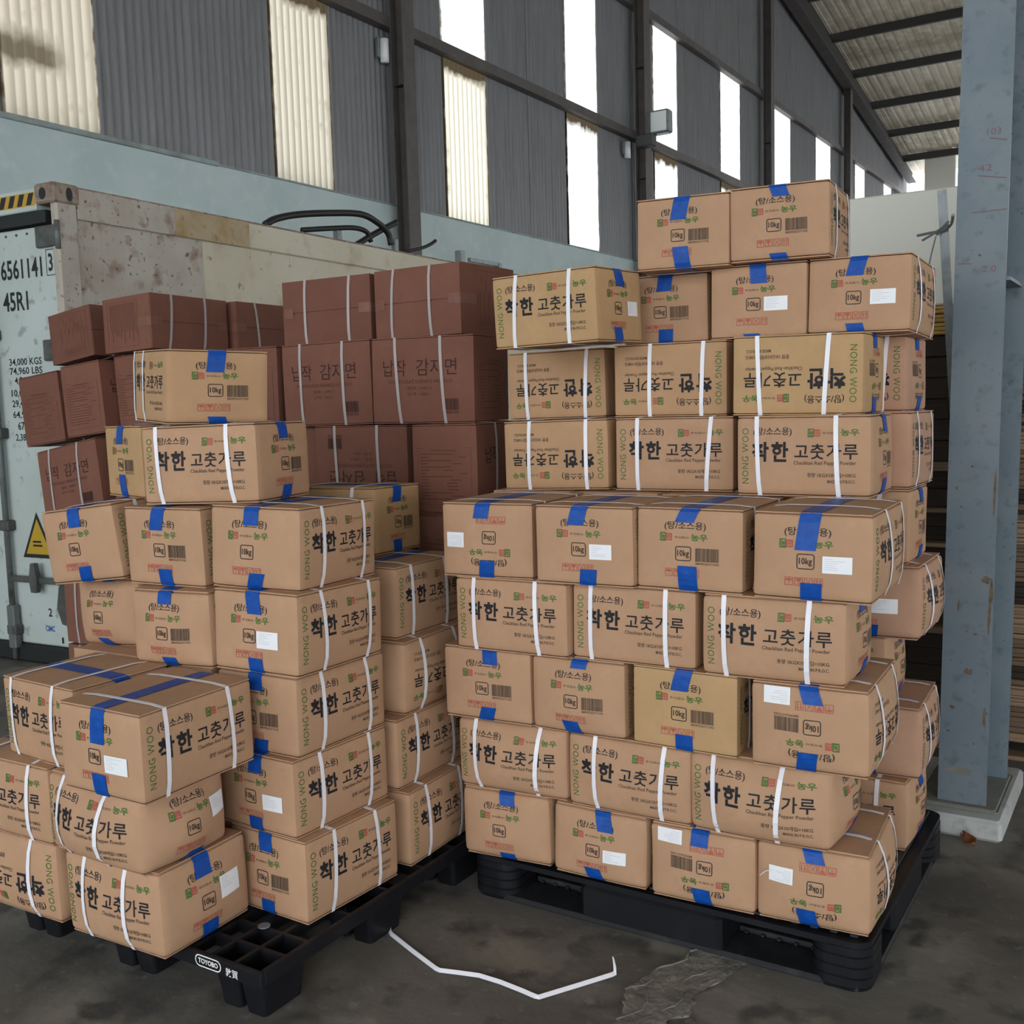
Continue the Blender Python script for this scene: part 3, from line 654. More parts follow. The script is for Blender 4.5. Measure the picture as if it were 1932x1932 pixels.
# ------------------------------------------------------------------ column on its plinth, right
pn = tag(MB().box(-1.02, -.475, 3.98, 4.62, 0, .08, .012).build('column_plinth', 'plinth'), 'low white-washed concrete plinth under the blue-grey column', 'plinth')
MB().box(-.78, -.50, 4.05, 4.50, .078, .092, .01).build('mortar_bed', 'mortar', pn)
cl = empty('steel_column', (0, 0, .088)); cl.rotation_euler = (0, R(1.0), 0); cl.location = (0.0, 0, .080); tag(cl, 'blue-grey painted steel column with scuffs and red pencil marks', 'column')
MB().box(-.711, -.544, 4.09, 4.104, 0, 11.2).build('flange', 'column_paint', cl); MB().box(-.725, -.515, 4.43, 4.444, 0, 11.2).build('flange', 'column_paint', cl)
MB().box(-.632, -.622, 4.104, 4.43, 0, 11.2).build('web', 'column_paint', cl)
MB().box(-.622, -.53, 4.104, 4.43, 1.90, 1.912).build('stiffener', 'column_paint', cl); MB().box(-.711, -.632, 4.104, 4.43, 1.90, 1.912).build('stiffener', 'column_paint', cl)
random.seed(6)
def chip(x, z, w_, h_, m='column_chip'):
    pts = [(x + w_ * math.cos(t) * random.uniform(.5, 1), z + h_ * math.sin(t) * random.uniform(.5, 1)) for t in np.linspace(0, 2 * math.pi, 12, endpoint=False)]
    MB().prism(pts, 4.0893, 4.0899, 'y').build('paint_chip', m, cl)
for x, z, w_, h_ in ((-.552, .80, .008, .06), (-.556, .72, .007, .09), (-.553, 1.16, .006, .12), (-.57, .84, .02, .018), (-.60, .64, .012, .006), (-.62, .50, .02, .016), (-.67, .36, .014, .01), (-.56, .33, .007, .05), (-.66, .74, .006, .03), (-.68, 1.17, .007, .007), (-.63, 1.25, .008, .006), (-.64, .12, .06, .018)):
    chip(x, z, w_, h_, 'column_chip' if w_ < .05 else 'mortar')
for k, (x0, z0, x1, z1) in enumerate(((-.61, 2.385, -.555, 2.372), (-.645, 2.262, -.553, 2.245), (-.66, 2.137, -.548, 2.140), (-.70, 1.965, -.655, 1.962))):
    MB().prism([(x0, z0 - .0018), (x1, z1 - .0018), (x1, z1 + .0018), (x0, z0 + .0018)], 4.0892, 4.0899, 'y').build('pencil_line', 'red_marker', cl)
for body, x0, z0 in (('103', -.62, 2.395), ('42', -.645, 2.275), ('2.0', -.62, 1.93)):
    f = Flat(); f.text(body, x0, z0, x0 + .045, z0 + .022); flat_to('pencil_number', f, lambda u, v: (u, 4.0892, v), 'red_marker', cl)
# galvanised bar wired to the column
e = empty('galvanised_bar', (0, 0, 0)); tag(e, 'thin galvanised bar leaning behind the column, tied with wire', 'bar')
b0, b1 = np.array([-.805, 4.55, 2.40]), np.array([-.665, 4.62, .1])
d = b1 - b0; wv = np.array([.017, 0, 0.001])
MB().add([tuple(b0 - wv), tuple(b0 + wv), tuple(b1 + wv), tuple(b1 - wv)] + [tuple(p + np.array([0, .006, 0])) for p in (b0 - wv, b0 + wv, b1 + wv, b1 - wv)], [(0, 1, 2, 3), (7, 6, 5, 4), (0, 4, 5, 1), (1, 5, 6, 2), (2, 6, 7, 3), (3, 7, 4, 0)]).build('bar', 'galvanised', e)
MB().tube(smooth_path([(-.72, 4.3, 2.26), (-.76, 4.5, 2.255), (-.80, 4.54, 2.24), (-.84, 4.53, 2.235), (-.885, 4.5, 2.225)], 4), .006, 6).tube(smooth_path([(-.80, 4.535, 2.25), (-.83, 4.53, 2.23), (-.865, 4.5, 2.205)], 4), .005, 6).tube(smooth_path([(-.82, 4.53, 2.22), (-.835, 4.52, 2.15), (-.845, 4.515, 2.09)], 4), .003, 5).tube([(-.775, 4.54, 2.275), (-.82, 4.538, 2.225)], .006, 6).build('wire_tie', 'galvanised', e)

# ------------------------------------------------------------------ sheet stacks behind the column
def slab_thing(name, label, cat, group, m, x0, x1, y0, y1, z0, z1, ch=.004):
    return tag(MB().box(x0, x1, y0, y1, z0, z1, ch).build(name, m), label, cat, group)
def wood_pallet(label, x0, x1, y0, y1):
    e = empty('wooden_pallet', (x0, y0, 0)); tag(e, label, 'pallet', 'wooden pallets behind the column'); W_, D_ = x1 - x0, y1 - y0
    for k in range(3):
        MB().box(0, W_, k * (D_ - .09) / 2, k * (D_ - .09) / 2 + .09, 0, .018, .002).build('bottom_board', 'wood', e)
        MB().box(0, W_, k * (D_ - .09) / 2, k * (D_ - .09) / 2 + .09, .083, .1, .002).build('stringer_board', 'wood', e)
        for j in range(3): MB().box(j * (W_ - .1) / 2, j * (W_ - .1) / 2 + .1, k * (D_ - .09) / 2, k * (D_ - .09) / 2 + .09, .018, .083, .003).build('block', 'wood', e)
    for k in range(7): MB().box(k * (W_ - .1) / 6, k * (W_ - .1) / 6 + .1, 0, D_, .1, .12, .002).build('deck_board', 'wood', e)
wood_pallet('wooden pallet under the brown sheets right of the column', -.77, .45, 4.95, 6.1)
wood_pallet('wooden pallet under the dark sheets left of the column', -2.05, -.83, 4.97, 6.1)
random.seed(11); z = .12; k = 0
ordn = ['lowest', 'second', 'third', 'fourth', 'fifth', 'sixth', 'seventh', 'eighth', 'ninth', 'tenth', 'eleventh', 'twelfth', 'thirteenth', 'fourteenth', 'fifteenth', 'sixteenth']
while z < 1.95:
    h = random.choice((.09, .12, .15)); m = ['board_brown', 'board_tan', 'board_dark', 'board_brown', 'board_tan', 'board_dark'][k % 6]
    e = empty('sheet_bundle', (0, 0, z)); tag(e, '%s bundle of flat brown cardboard sheets, counted upward, right of column' % ordn[k], 'cardboard', 'brown sheet bundles'); zz = 0; q = 0
    while zz < h - .004:
        th = random.uniform(.012, .028); dx = random.uniform(-.015, .015); dy = random.uniform(-.015, .012)
        MB().box(-.76 + dx, .42 + dx, 4.96 + dy, 6.05 + dy, zz, min(h, zz + th) - .0015, .002).build('sheet', m if random.random() < .8 else 'board_brown', e); zz += th; q += 1
    z += h; k += 1
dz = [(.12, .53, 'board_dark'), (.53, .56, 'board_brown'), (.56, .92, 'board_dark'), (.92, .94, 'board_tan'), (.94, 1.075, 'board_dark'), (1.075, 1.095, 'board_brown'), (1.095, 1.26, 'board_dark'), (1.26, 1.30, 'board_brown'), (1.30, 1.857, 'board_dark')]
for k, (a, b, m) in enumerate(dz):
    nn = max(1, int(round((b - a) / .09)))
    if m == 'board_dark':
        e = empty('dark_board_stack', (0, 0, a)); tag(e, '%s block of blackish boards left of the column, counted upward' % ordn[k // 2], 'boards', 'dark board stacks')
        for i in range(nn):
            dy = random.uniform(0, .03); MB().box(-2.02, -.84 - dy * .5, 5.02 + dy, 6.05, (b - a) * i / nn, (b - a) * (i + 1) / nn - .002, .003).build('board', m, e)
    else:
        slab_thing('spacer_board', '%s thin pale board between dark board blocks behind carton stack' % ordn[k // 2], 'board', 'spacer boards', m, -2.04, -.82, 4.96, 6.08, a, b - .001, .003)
z = 1.857
random.seed(5)
for k in range(7):
    dx = random.uniform(-.02, .02); slab_thing('gold_sheet', '%s gold-brown sheet under the cream panel, counted upward' % ordn[k], 'cardboard', 'gold sheets', 'gold_card', -2.0 + dx, -.80 + dx, 4.97 + random.uniform(-.02, .02), 6.0, z, z + .0165, .003); z += .018
cp = tag(MB().box(-2.05, -.60, 4.95, 6.1, z, 2.478, .006).build('cream_panel', 'cream_panel'), 'large cream insulated panel lying on gold sheets left of column', 'panel')

# ------------------------------------------------------------------ pallets
def rr(x0, x1, y0, y1, r, n=5):
    pts = []
    for cx, cy, a0 in ((x1 - r, y1 - r, 0), (x0 + r, y1 - r, 90), (x0 + r, y0 + r, 180), (x1 - r, y0 + r, 270)):
        for k in range(n + 1): a = R(a0 + 90 * k / n); pts.append((cx + r * math.cos(a), cy + r * math.sin(a)))
    return pts
def cup(o, i, zt, zb, taper, floor_t=.008):
    """open-topped tapered foot: outer ring o at zt, shrunk by taper at zb; inner ring i"""
    n = len(o); cx = np.mean(o, 0)
    sh = lambda P, t: [(cx[0] + (x - cx[0]) * t, cx[1] + (y - cx[1]) * t) for x, y in P]
    rings = [[(x, y, zt) for x, y in i], [(x, y, zt) for x, y in o], [(x, y, zb) for x, y in sh(o, taper)], ]
    inn = [(x, y, zb + floor_t) for x, y in sh(i, taper)]
    v = rings[0] + rings[1] + rings[2] + inn; f = []
    for a, b in ((0, 1), (1, 2)):
        for k in range(n): j = (k + 1) % n; f.append((a * n + k, b * n + k, b * n + j, a * n + j))
    f.append(tuple(2 * n + k for k in range(n)))
    for k in range(n): j = (k + 1) % n; f.append((3 * n + k, k, j, 3 * n + j))
    f.append(tuple(3 * n + k for k in range(n - 1, -1, -1)))
    return v, f
# left pallet: open-ribbed nestable plastic pallet on nine feet
LX0, LX1, LY0, LY1 = -3.08, -1.98, 1.865, 2.965
lp = empty('plastic_pallet', (0, 0, 0)); tag(lp, 'black ribbed plastic pallet under the left carton stack, white logo at corner', 'pallet', 'black plastic pallets')
for y in (LY0, LY1 - .018): MB().box(LX0, LX1, y, y + .018, .105, .149, .004).build('rim', 'pallet_plastic', lp)
for x in (LX0, LX1 - .018): MB().box(x, x + .018, LY0 + .018, LY1 - .018, .105, .149, .004).build('rim', 'pallet_plastic', lp)
for k in range(1, 12):
    if k in (1, 5, 6, 10): pass
    x = LX0 + .018 + (LX1 - LX0 - .036) * k / 12; MB().box(x - .006, x + .006, LY0 + .018, LY1 - .018, .112, .147).build('rib', 'pallet_plastic', lp)
    if k % 2 == 0 or k in (1, 11): y = LY0 + .018 + (LY1 - LY0 - .036) * k / 12; MB().box(LX0 + .018, LX1 - .018, y - .006, y + .006, .112, .1465).build('rib', 'pallet_plastic', lp)
for ix, fx in enumerate((LX0 + .02, (LX0 + LX1) / 2 - .09, LX1 - .20)):
    for iy, fy in enumerate((LY0 + .02, (LY0 + LY1) / 2 - .09, LY1 - .20)):
        for half in (0, 1):
            x0 = fx + half * .092; v, f = cup(rr(x0, x0 + .088, fy, fy + .18, .018), rr(x0 + .007, x0 + .081, fy + .007, fy + .173, .014), .115, 0, .80); mesh('foot', v, f, 'pallet_plastic', lp)
MB().tube([(-2.16, 2.06, .149), (-2.16, 2.06, .152)], .018, 14).build('anti_slip_stud', 'galvanised', lp)
f = Flat(); rrect(f, -2.225, .112, -2.125, .146, .016, .0035, 1.0); f.text('TOYOBO', -2.213, .122, -2.137, .137, .03); f.text('敦賀', -2.108, .112, -2.062, .136, .006)
flat_to('logo_lettering', f, lambda u, v: (u, LY0 - .0012, v), 'white_mark', lp)
# right pallet: closed plastic pallet with rounded, ridged corner blocks
RX0, RX1, RY0, RY1 = -1.935, -.648, 2.775, 3.84
rp = empty('plastic_pallet', (0, 0, 0)); tag(rp, 'black solid-sided plastic pallet under the right carton stack, ridged round corners', 'pallet', 'black plastic pallets')
def corner_block(x0, x1, y0, y1):
    o = MB(); prof = [(.0, .004), (.012, 0), (.034, 0), (.037, .004), (.040, 0), (.064, 0), (.067, .004), (.070, 0), (.094, 0), (.097, .004), (.100, 0), (.122, 0)]
    rings = [rr(x0 + d, x1 - d, y0 + d, y1 - d, .055 - d * .5, 6) for _, d in prof]; n = len(rings[0]); v = [(x, y, z) for (z, _), rg in zip(prof, rings) for x, y in rg]
    f = [(k * n + i, k * n + (i + 1) % n, (k + 1) * n + (i + 1) % n, (k + 1) * n + i) for k in range(len(prof) - 1) for i in range(n)] + [tuple(range(n - 1, -1, -1)), tuple(range((len(prof) - 1) * n, len(prof) * n))]
    mesh('corner_block', v, f, 'pallet_plastic', rp)
D_ = RY1 - RY0
for x0, x1 in ((RX0, RX0 + .165), (RX1 - .165, RX1)):
    corner_block(x0, x1, RY0, RY0 + .19); corner_block(x0, x1, RY1 - .19, RY1)
    MB().box(x0 + .006, x1 - .006, RY0 + D_ / 2 - .2, RY0 + D_ / 2 + .2, .02, .122, .012).build('block', 'pallet_plastic', rp)
for y0, y1 in ((RY0 + .004, RY0 + .19), (RY0 + D_ / 2 - .1, RY0 + D_ / 2 + .1), (RY1 - .19, RY1 - .004)): MB().box(-1.529, -1.067, y0, y1, .006, .122, .014).build('block', 'pallet_plastic', rp)
dk = MB().prism(rr(RX0 + .002, RX1 - .002, RY0 + .002, RY1 - .002, .05, 6), .1225, .140).build('deck', 'pallet_plastic', rp)
for k in range(23):
    x = RX0 + .05 + (RX1 - RX0 - .1) * k / 22; MB().box(x - .011, x + .011, RY0 + .03, RY1 - .03, .1405, .149, .002).build('deck_rib', 'pallet_plastic_worn', rp)
for y0 in (RY0, RY1 - .14): MB().box(RX0 + .03, RX1 - .03, y0 + .004, y0 + .135, 0, .02, .004).build('bottom_runner', 'pallet_plastic_worn', rp)
for x0 in (RX0, RX1 - .14): MB().box(x0 + .004, x0 + .135, RY0 + .14, RY1 - .14, 0, .02, .004).build('bottom_runner', 'pallet_plastic_worn', rp)
for (x0, x1) in ((-1.77, -1.53), (-1.065, -.815)):
    for k in range(9): y = RY0 + .16 + .085 * k; MB().box(x0, x1, y - .008, y + .008, .012, .03, .002).build('grid_bar', 'pallet_plastic_worn', rp)
    for k in range(5): x = x0 + (x1 - x0) * (k + .5) / 5; MB().box(x - .006, x + .006, RY0 + .14, RY1 - .14, .008, .024, .002).build('grid_bar', 'pallet_plastic_worn', rp)
    for k in range(4): MB().tube([(x0 + .05 + .05 * k, RY0 + .06 + .012 * (k % 2), .0198), (x0 + .05 + .05 * k, RY0 + .06 + .012 * (k % 2), .0206)], .006, 8).build('drain_hole', 'gasket', rp)

# ------------------------------------------------------------------ cartons from the stack survey
G_R, G_L = 'kraft cartons on the right pallet', 'kraft cartons on the left pallet'
LAY = {1: 'bottom', 2: 'second', 3: 'third', 4: 'fourth', 5: 'fifth', 6: 'sixth', 7: 'seventh', 8: 'eighth', 9: 'top'}
def RL(look, pos, l): return 'kraft carton, %s, %s in %s layer of right-hand stack' % (look, pos, LAY[l])
EO, EF, SO, SF = '10kg end outward', '10kg end outward upside down', 'long side outward', 'long side outward upside down'
RIGHT = [
 # label, type, x, y, z, yaw, tx, ty, a, b, h, options
 (RL(EO + ', no barcode', 'leftmost', 1), 'E', -1.799, 2.961, .150, 4.7, -.2, -.1, .318, .397, .225, dict(bar=0, top=.2, bot=.12, bulge=.016, noise=.003)),
 (RL(EO + ' with sticker', 'second', 1), 'E', -1.461, 2.969, .150, 2.4, .1, .6, .318, .397, .225, dict(bar=0, stick=(.57, .32, .80, .50), top=.26, bulge=.015, noise=.003)),
 (RL(EF, 'third', 1), 'E', -1.135, 2.970, .150, 4.3, .4, .5, .317, .397, .225, dict(flip=1, stick=(.68, .04, .92, .22), bulge=.014, noise=.003, top=.27, bot=.2)),
 (RL(EF + ', loose thread', 'rightmost', 1), 'E', -.819, 2.990, .150, 4.0, -.2, -.3, .312, .397, .225, dict(flip=1, bar=0, stick=(.66, .27, .88, .46), bulge=.013, noise=.003, top=.24, bot=.18, su=(.16, .70))),
 (RL(SO, 'leftmost', 2), 'S', -1.761, 2.918, .377, 3.3, .3, -.2, .390, .310, .231, dict(bulge=.016, noise=.003, su=(.19, .75))),
 (RL(SO, 'middle', 2), 'S', -1.354, 2.925, .377, 1.2, .1, .1, .398, .310, .231, dict(bulge=.014, noise=.003, su=(.24, .78))),
 (RL(SO + ', crushed end', 'rightmost', 2), 'S', -.954, 2.927, .377, .9, -.1, -.1, .395, .310, .231, dict(bulge=.022, noise=.004, su=(.20, .66))),
 (RL(EO + ' with barcode', 'leftmost', 3), 'E', -1.834, 2.937, .610, 3.3, -.1, .2, .316, .397, .233, dict(bulge=.009)),
 (RL(EO + ' with barcode', 'second', 3), 'E', -1.508, 2.946, .610, 2.2, 0, .2, .312, .397, .233, dict(bulge=.012, noise=.002, top=.13)),
 (RL(EO + ', yellowish crisp', 'third', 3), 'E', -1.166, 2.950, .610, 1.0, -.1, .6, .316, .397, .233, dict(bulge=.003, noise=.0008, m='kraft_yellow', top=.27)),
 (RL(EF, 'rightmost', 3), 'E', -.809, 2.938, .610, 2.2, -.1, 0, .312, .397, .233, dict(flip=1, stick=(.65, .03, .88, .23), bulge=.010, noise=.002, top=.22, bot=.2)),
 (RL(SO, 'leftmost', 4), 'S', -1.723, 2.875, .844, 2.2, -.1, .1, .394, .310, .229, dict(bulge=.008, su=(.18, .74))),
 (RL(SO, 'middle', 4), 'S', -1.325, 2.913, .844, 1.2, .1, .3, .392, .310, .229, dict(bulge=.008, su=(.16, .77))),
 (RL(SO + ', worn spot', 'rightmost', 4), 'S', -.906, 2.902, .844, 2.1, .2, -.1, .390, .310, .229, dict(bulge=.012, noise=.003, su=(.17, .75))),
 (RL(EF + ' with sticker', 'leftmost', 5), 'E', -1.809, 2.919, 1.075, 4.2, 0, -.1, .318, .397, .233, dict(flip=1, bar=0, stick=(.74, .40, .94, .60), bulge=.006, top=.25)),
 (RL(EO + ' with sticker', 'second', 5), 'E', -1.463, 2.905, 1.075, 3.4, -.4, .2, .312, .397, .233, dict(bar=0, stick=(.57, .34, .79, .53), bulge=.006)),
 (RL(EO + ' with barcode', 'third', 5), 'E', -1.144, 2.943, 1.075, 1.5, 0, .5, .313, .397, .233, dict(bulge=.006, top=.16, bot=.3, tw=.028)),
 (RL(EO + ', long tape', 'rightmost', 5), 'E', -.800, 2.941, 1.074, 1.1, .4, .8, .316, .397, .233, dict(bar=0, stick=(.60, .34, .84, .53), bulge=.010, noise=.002, top=.44, bot=.22, tw=.028, su=(.13, .62))),
 (RL(SF, 'leftmost', 6), 'S', -1.824, 3.353, 1.309, 3.3, 0, -1.0, .399, .310, .240, dict(flip=1, bulge=.005, m='kraft_warm', su=(.20, .745))),
 (RL(SO, 'middle', 6), 'S', -1.399, 3.377, 1.310, 3.7, -.4, .1, .404, .310, .240, dict(bulge=.005, su=(.20, .80))),
 (RL(SO, 'rightmost', 6), 'S', -.937, 3.274, 1.310, 1.3, -.4, .2, .399, .308, .240, dict(bulge=.008, su=(.17, .76))),
 (RL(SF, 'leftmost', 7), 'S', -1.890, 3.496, 1.551, 1.0, 0, -.7, .395, .310, .243, dict(flip=1, bulge=.004, m='kraft_warm', su=(.19, .80))),
 (RL(SF + ', narrow', 'middle', 7), 'S', -1.432, 3.439, 1.552, 2.1, -.3, .2, .397, .310, .243, dict(flip=1, bulge=.004, m='kraft_warm', su=(.21, .67))),
 (RL(SF + ', yellowish', 'rightmost', 7), 'S', -.985, 3.365, 1.551, 2.1, -.2, .7, .396, .310, .243, dict(flip=1, bulge=.003, noise=.001, m='kraft_yellow', su=(.27, .79))),
 (RL('turned with long side and end showing', 'leftmost', 8), 'S', -1.716, 3.137, 1.796, -1.9, 1.2, -1.0, .387, .306, .232, dict(bulge=.004, m='kraft_yellow', bar=0, stick=(.66, .36, .88, .56), su=(.22, .745))),
 (RL(EO + ' with barcode', 'second', 8), 'E', -1.485, 3.579, 1.796, 1.6, -.4, -.1, .310, .397, .232, dict(bulge=.004)),
 (RL(EO + ' with sticker', 'third', 8), 'E', -1.151, 3.539, 1.796, 2.9, -.5, .4, .310, .397, .232, dict(bulge=.004, bar=0, stick=(.57, .36, .81, .55), top=.26, bot=.06)),
 (RL(EO + ', jutting out', 'rightmost', 8), 'E', -.834, 3.554, 1.790, .8, -1.8, .9, .309, .397, .232, dict(bulge=.006, bar=0, stick=(.62, .36, .86, .55), top=.28, bot=.14)),
 (RL(EO, 'left', 9), 'E', -1.385, 3.457, 2.029, 6.4, 0, .3, .305, .397, .228, dict(bulge=.004, top=.3, bot=.33)),
 (RL(EO, 'right', 9), 'E', -1.078, 3.500, 2.036, 5.6, .8, .3, .309, .400, .228, dict(bulge=.007, top=.16, bot=.08)),
 ('kraft carton, torn pinkish corner, seventh layer, behind right edge of right-hand stack', 'S', -.925, 3.685, 1.551, -.2, -.3, 1.0, .398, .311, .243, dict(bulge=.006, noise=.004, m='kraft_pink', flip=1)),
 ('kraft carton, sixth layer, strapped side facing the column, right-hand stack', 'E', -.847, 3.640, 1.310, .8, -.6, .3, .310, .395, .240, dict(bulge=.006, m='kraft_pink')),
 ('kraft carton, fifth layer, taped end facing the column, right-hand stack', 'S', -.891, 3.570, 1.075, .3, -.8, .3, .397, .306, .233, dict(bulge=.008, noise=.003)),
 ('kraft carton with sticker, fourth layer, bulging toward the column, right-hand stack', 'E', -.802, 3.567, .845, 1.0, -1.0, 0, .310, .390, .229, dict(bulge=.014, m='kraft_pink', bar=0, stick=(.50, .36, .80, .56))),
 ('kraft carton, third layer, taped end facing the column, right-hand stack', 'S', -.955, 3.575, .610, .5, 0, 0, .397, .310, .233, dict(bulge=.010, noise=.003)),
 ('kraft carton with sticker, second layer, strapped side toward column, right-hand stack', 'E', -.818, 3.640, .377, 2.7, -.6, .4, .310, .391, .231, dict(bulge=.014, m='kraft_pink', bar=0, stick=(.40, .32, .62, .52))),
 ('kraft carton, bottom layer, taped end facing the column, right-hand stack', 'S', -.885, 3.565, .150, .5, 0, 0, .397, .310, .225, dict(bulge=.012, noise=.003)),
]
def LL(look, pos): return 'kraft carton, %s, %s' % (look, pos)
LEFT = [
 (LL('long side and stickered end showing', 'bottom of left stack at the front corner'), 'S', -2.452, 1.944, .150, 1.3, .8, -.6, .390, .319, .241, dict(bar=0, stick=(.60, .40, .84, .66), bulge=.012, noise=.002, top=.24, su=(.23, .67), tw=.028)),
 (LL('bulging end with sticker', 'second layer of left stack at the front corner'), 'S', -2.477, 1.909, .390, -1.0, .8, .5, .399, .295, .229, dict(bar=0, stick=(.70, .46, .92, .70), bulge=.020, noise=.003, top=.06, bot=.14, su=(.20, .66))),
 (LL('top and end showing', 'foremost of the left stack, third layer'), 'E', -2.351, 1.896, .622, 1.9, .3, .5, .316, .395, .237, dict(bar=0, stick=(.58, .30, .84, .50), bulge=.006, top=.36, bot=.28, su=(.22, .80))),
 (LL('strapped top showing', 'third layer of left stack, left of the foremost'), 'S', -2.729, 1.954, .621, -4.5, 1.0, -1.0, .373, .314, .237, dict(bulge=.006, su=(.14, .72), top=.1)),
 (LL('long side upside down', 'bottom of left stack at picture edge'), 'S', -2.886, 1.931, .150, 1.2, .8, -.6, .397, .310, .241, dict(flip=1, bulge=.012, su=(.27, .80))),
 (LL('long side cut by picture edge', 'second layer of left stack'), 'S', -2.884, 1.916, .392, 1.9, .7, .1, .397, .310, .228, dict(bulge=.010, su=(.2, .78))),
 (LL('end with barcode beside long side', 'bottom of middle column, left stack'), 'E', -2.190, 2.322, .150, -2.4, -.4, -.2, .310, .392, .241, dict(bulge=.007, noise=.002, su=(.24, .72))),
 (LL('end with peeling sticker beside long side', 'second of middle column, left stack'), 'E', -2.228, 2.330, .393, -2.0, -.3, 0, .310, .402, .228, dict(bulge=.007, bar=0, stick=(.62, .32, .86, .52), su=(.22, .74))),
 (LL('end half hidden by foremost carton', 'third of middle column, left stack'), 'E', -2.229, 2.340, .622, .3, -.5, 0, .310, .392, .237, dict(bulge=.010, noise=.003, su=(.22, .74))),
 (LL('end with sticker beside long side', 'fourth of middle column, left stack'), 'E', -2.209, 2.317, .862, 2.8, -1.6, .4, .315, .393, .235, dict(bulge=.008, noise=.003, bar=0, stick=(.55, .32, .79, .53), top=.3, su=(.18, .72))),
 (LL('end without sticker, taped strapped top', 'top of middle column, left stack'), 'E', -2.249, 2.355, 1.097, 6.2, -1.1, 1.2, .319, .389, .239, dict(bulge=.008, noise=.002, bar=0, skew=.01, su=(.2, .74))),
 (LL('leaning, end with 10kg only', 'fifth layer, far left of left stack'), 'E', -2.935, 2.306, 1.093, 6.3, 2.3, -6.5, .317, .397, .239, dict(bulge=.010, bar=0, top=.24, bot=.2, skew=.012)),
 (LL('end with barcode, upright', 'fifth layer, left of the middle column'), 'E', -2.598, 2.341, 1.095, 4.4, 1.2, .1, .312, .397, .238, dict(bulge=.006, top=.28)),
 (LL('slumped, end with 10kg only', 'fourth layer, far left of left stack'), 'E', -2.930, 2.405, .860, -.6, 1.5, -4.0, .306, .397, .225, dict(bulge=.018, noise=.004, bar=0, top=.04, bot=.15)),
 (LL('dented end with barcode, torn corner', 'fourth layer, left of middle column'), 'E', -2.540, 2.300, .860, 5.0, .4, -.4, .305, .397, .228, dict(bulge=.012, noise=.004, top=.18, bot=.14, dent=((1, -1, -.2), .5, .02))),
 (LL('long side and end showing', 'sixth layer of left stack, under the topmost'), 'S', -2.499, 2.341, 1.338, 13.9, -.5, -1.1, .396, .312, .235, dict(bulge=.007, noise=.002, su=(.15, .77))),
 (LL('narrow olive end', 'sixth layer of left stack, behind the long-side one'), 'E', -2.885, 2.49, 1.338, -17.3, 0, -.3, .309, .397, .235, dict(bulge=.004, m='kraft_yellow', top=.28, bot=.3)),
 (LL('turned sideways', 'topmost of the left stack'), 'E', -2.703, 2.418, 1.580, 64.9, 2.0, 1.6, .320, .394, .227, dict(bulge=.005, m='kraft_warm', top=.3, bot=.1, su=(.06, .36), tw=.028)),
 (LL('narrow end and long side', 'bottom of rear column, left stack'), 'E', -2.182, 2.765, .150, 2.0, 0, 0, .310, .397, .241, dict(bulge=.008, su=(.28, .76))),
 (LL('narrow end and long side', 'second of rear column, left stack'), 'E', -2.219, 2.762, .393, 2.0, -.3, 0, .310, .397, .228, dict(bulge=.010, su=(.24, .76))),
 (LL('long side upside down', 'third of rear column, left stack'), 'E', -2.227, 2.825, .622, 2.0, -.1, 0, .310, .397, .237, dict(flip=1, bulge=.012, su=(.28, .78))),
 (LL('strapped top showing', 'fourth of rear column, left stack'), 'E', -2.270, 2.846, .861, 2.0, -.2, .2, .310, .397, .235, dict(bulge=.005, su=(.28, .78))),
 (LL('barcode end toward right stack', 'top of rear column, left stack'), 'S', -2.529, 2.946, 1.098, 5.7, -1.2, -.2, .397, .300, .235, dict(bulge=.006, m='kraft_yellow')),
]
for i, r in enumerate(RIGHT): pepper(r[0], G_R, *r[1:11], seed=100 + i, **r[11])
for i, r in enumerate(LEFT): pepper(r[0], G_L, *r[1:11], seed=300 + i, **r[11])
def plain(name, label, group, t, x, y, z, a, b, h, m, seed, yaw=1.5):
    k = t[-1]; L, W, H = (a, b, h) if k == 'S' else (b, a, h); c = Carton(L, W, H, k, 0, .005, .001, seed)
    root = empty(name); pose(root, x, y, z, yaw, 0, 0); tag(root, label, 'carton', group); v, f = body_mesh(c, 4, .005, 0); mesh('body', v, f, m, root, True)
    for u in (.2, .76):
        v, f = ribbon(c, loop_yz(c, (u * 2 - 1) * c.half[0], 5), .0068, 0, .0028, True); mesh('strap', v, f, 'strap_white' if m == 'kraft' else 'strap_grey', root)
    return root
zR = [.150, .377, .610, .844, 1.075, 1.309]; zL = [.150, .392, .622, .861, 1.097]
n = 900
for l in range(5):
    for x in ((-1.255, -1.58, -1.84 - .065) if l % 2 == 0 else (-1.13, -1.455, -1.78)):
        plain('pepper_powder_carton', 'kraft carton of the second row, behind the front of the right-hand stack', 'second row of the right pallet', 'E', x, 3.365 if l != 1 else 3.36, zR[l], .308, .397, zR[l + 1] - zR[l] - .002, 'kraft', n); n += 1
for l in range(4):
    if l < 3:
        for x in (-2.56, -2.89): plain('pepper_powder_carton', 'kraft carton inside the left stack, behind its front corner', 'inner cartons of the left pallet', 'E', x, 2.33, zL[l], .305, .397, zL[l + 1] - zL[l] - .002, 'kraft', n); n += 1
    plain('pepper_powder_carton', 'kraft carton at the back of the left stack', 'back cartons of the left pallet', 'S', -2.64, 2.83, zL[l], .39, .31, zL[l + 1] - zL[l] - .002, 'kraft', n, 2); n += 1
GN = 'maroon noodle cartons'
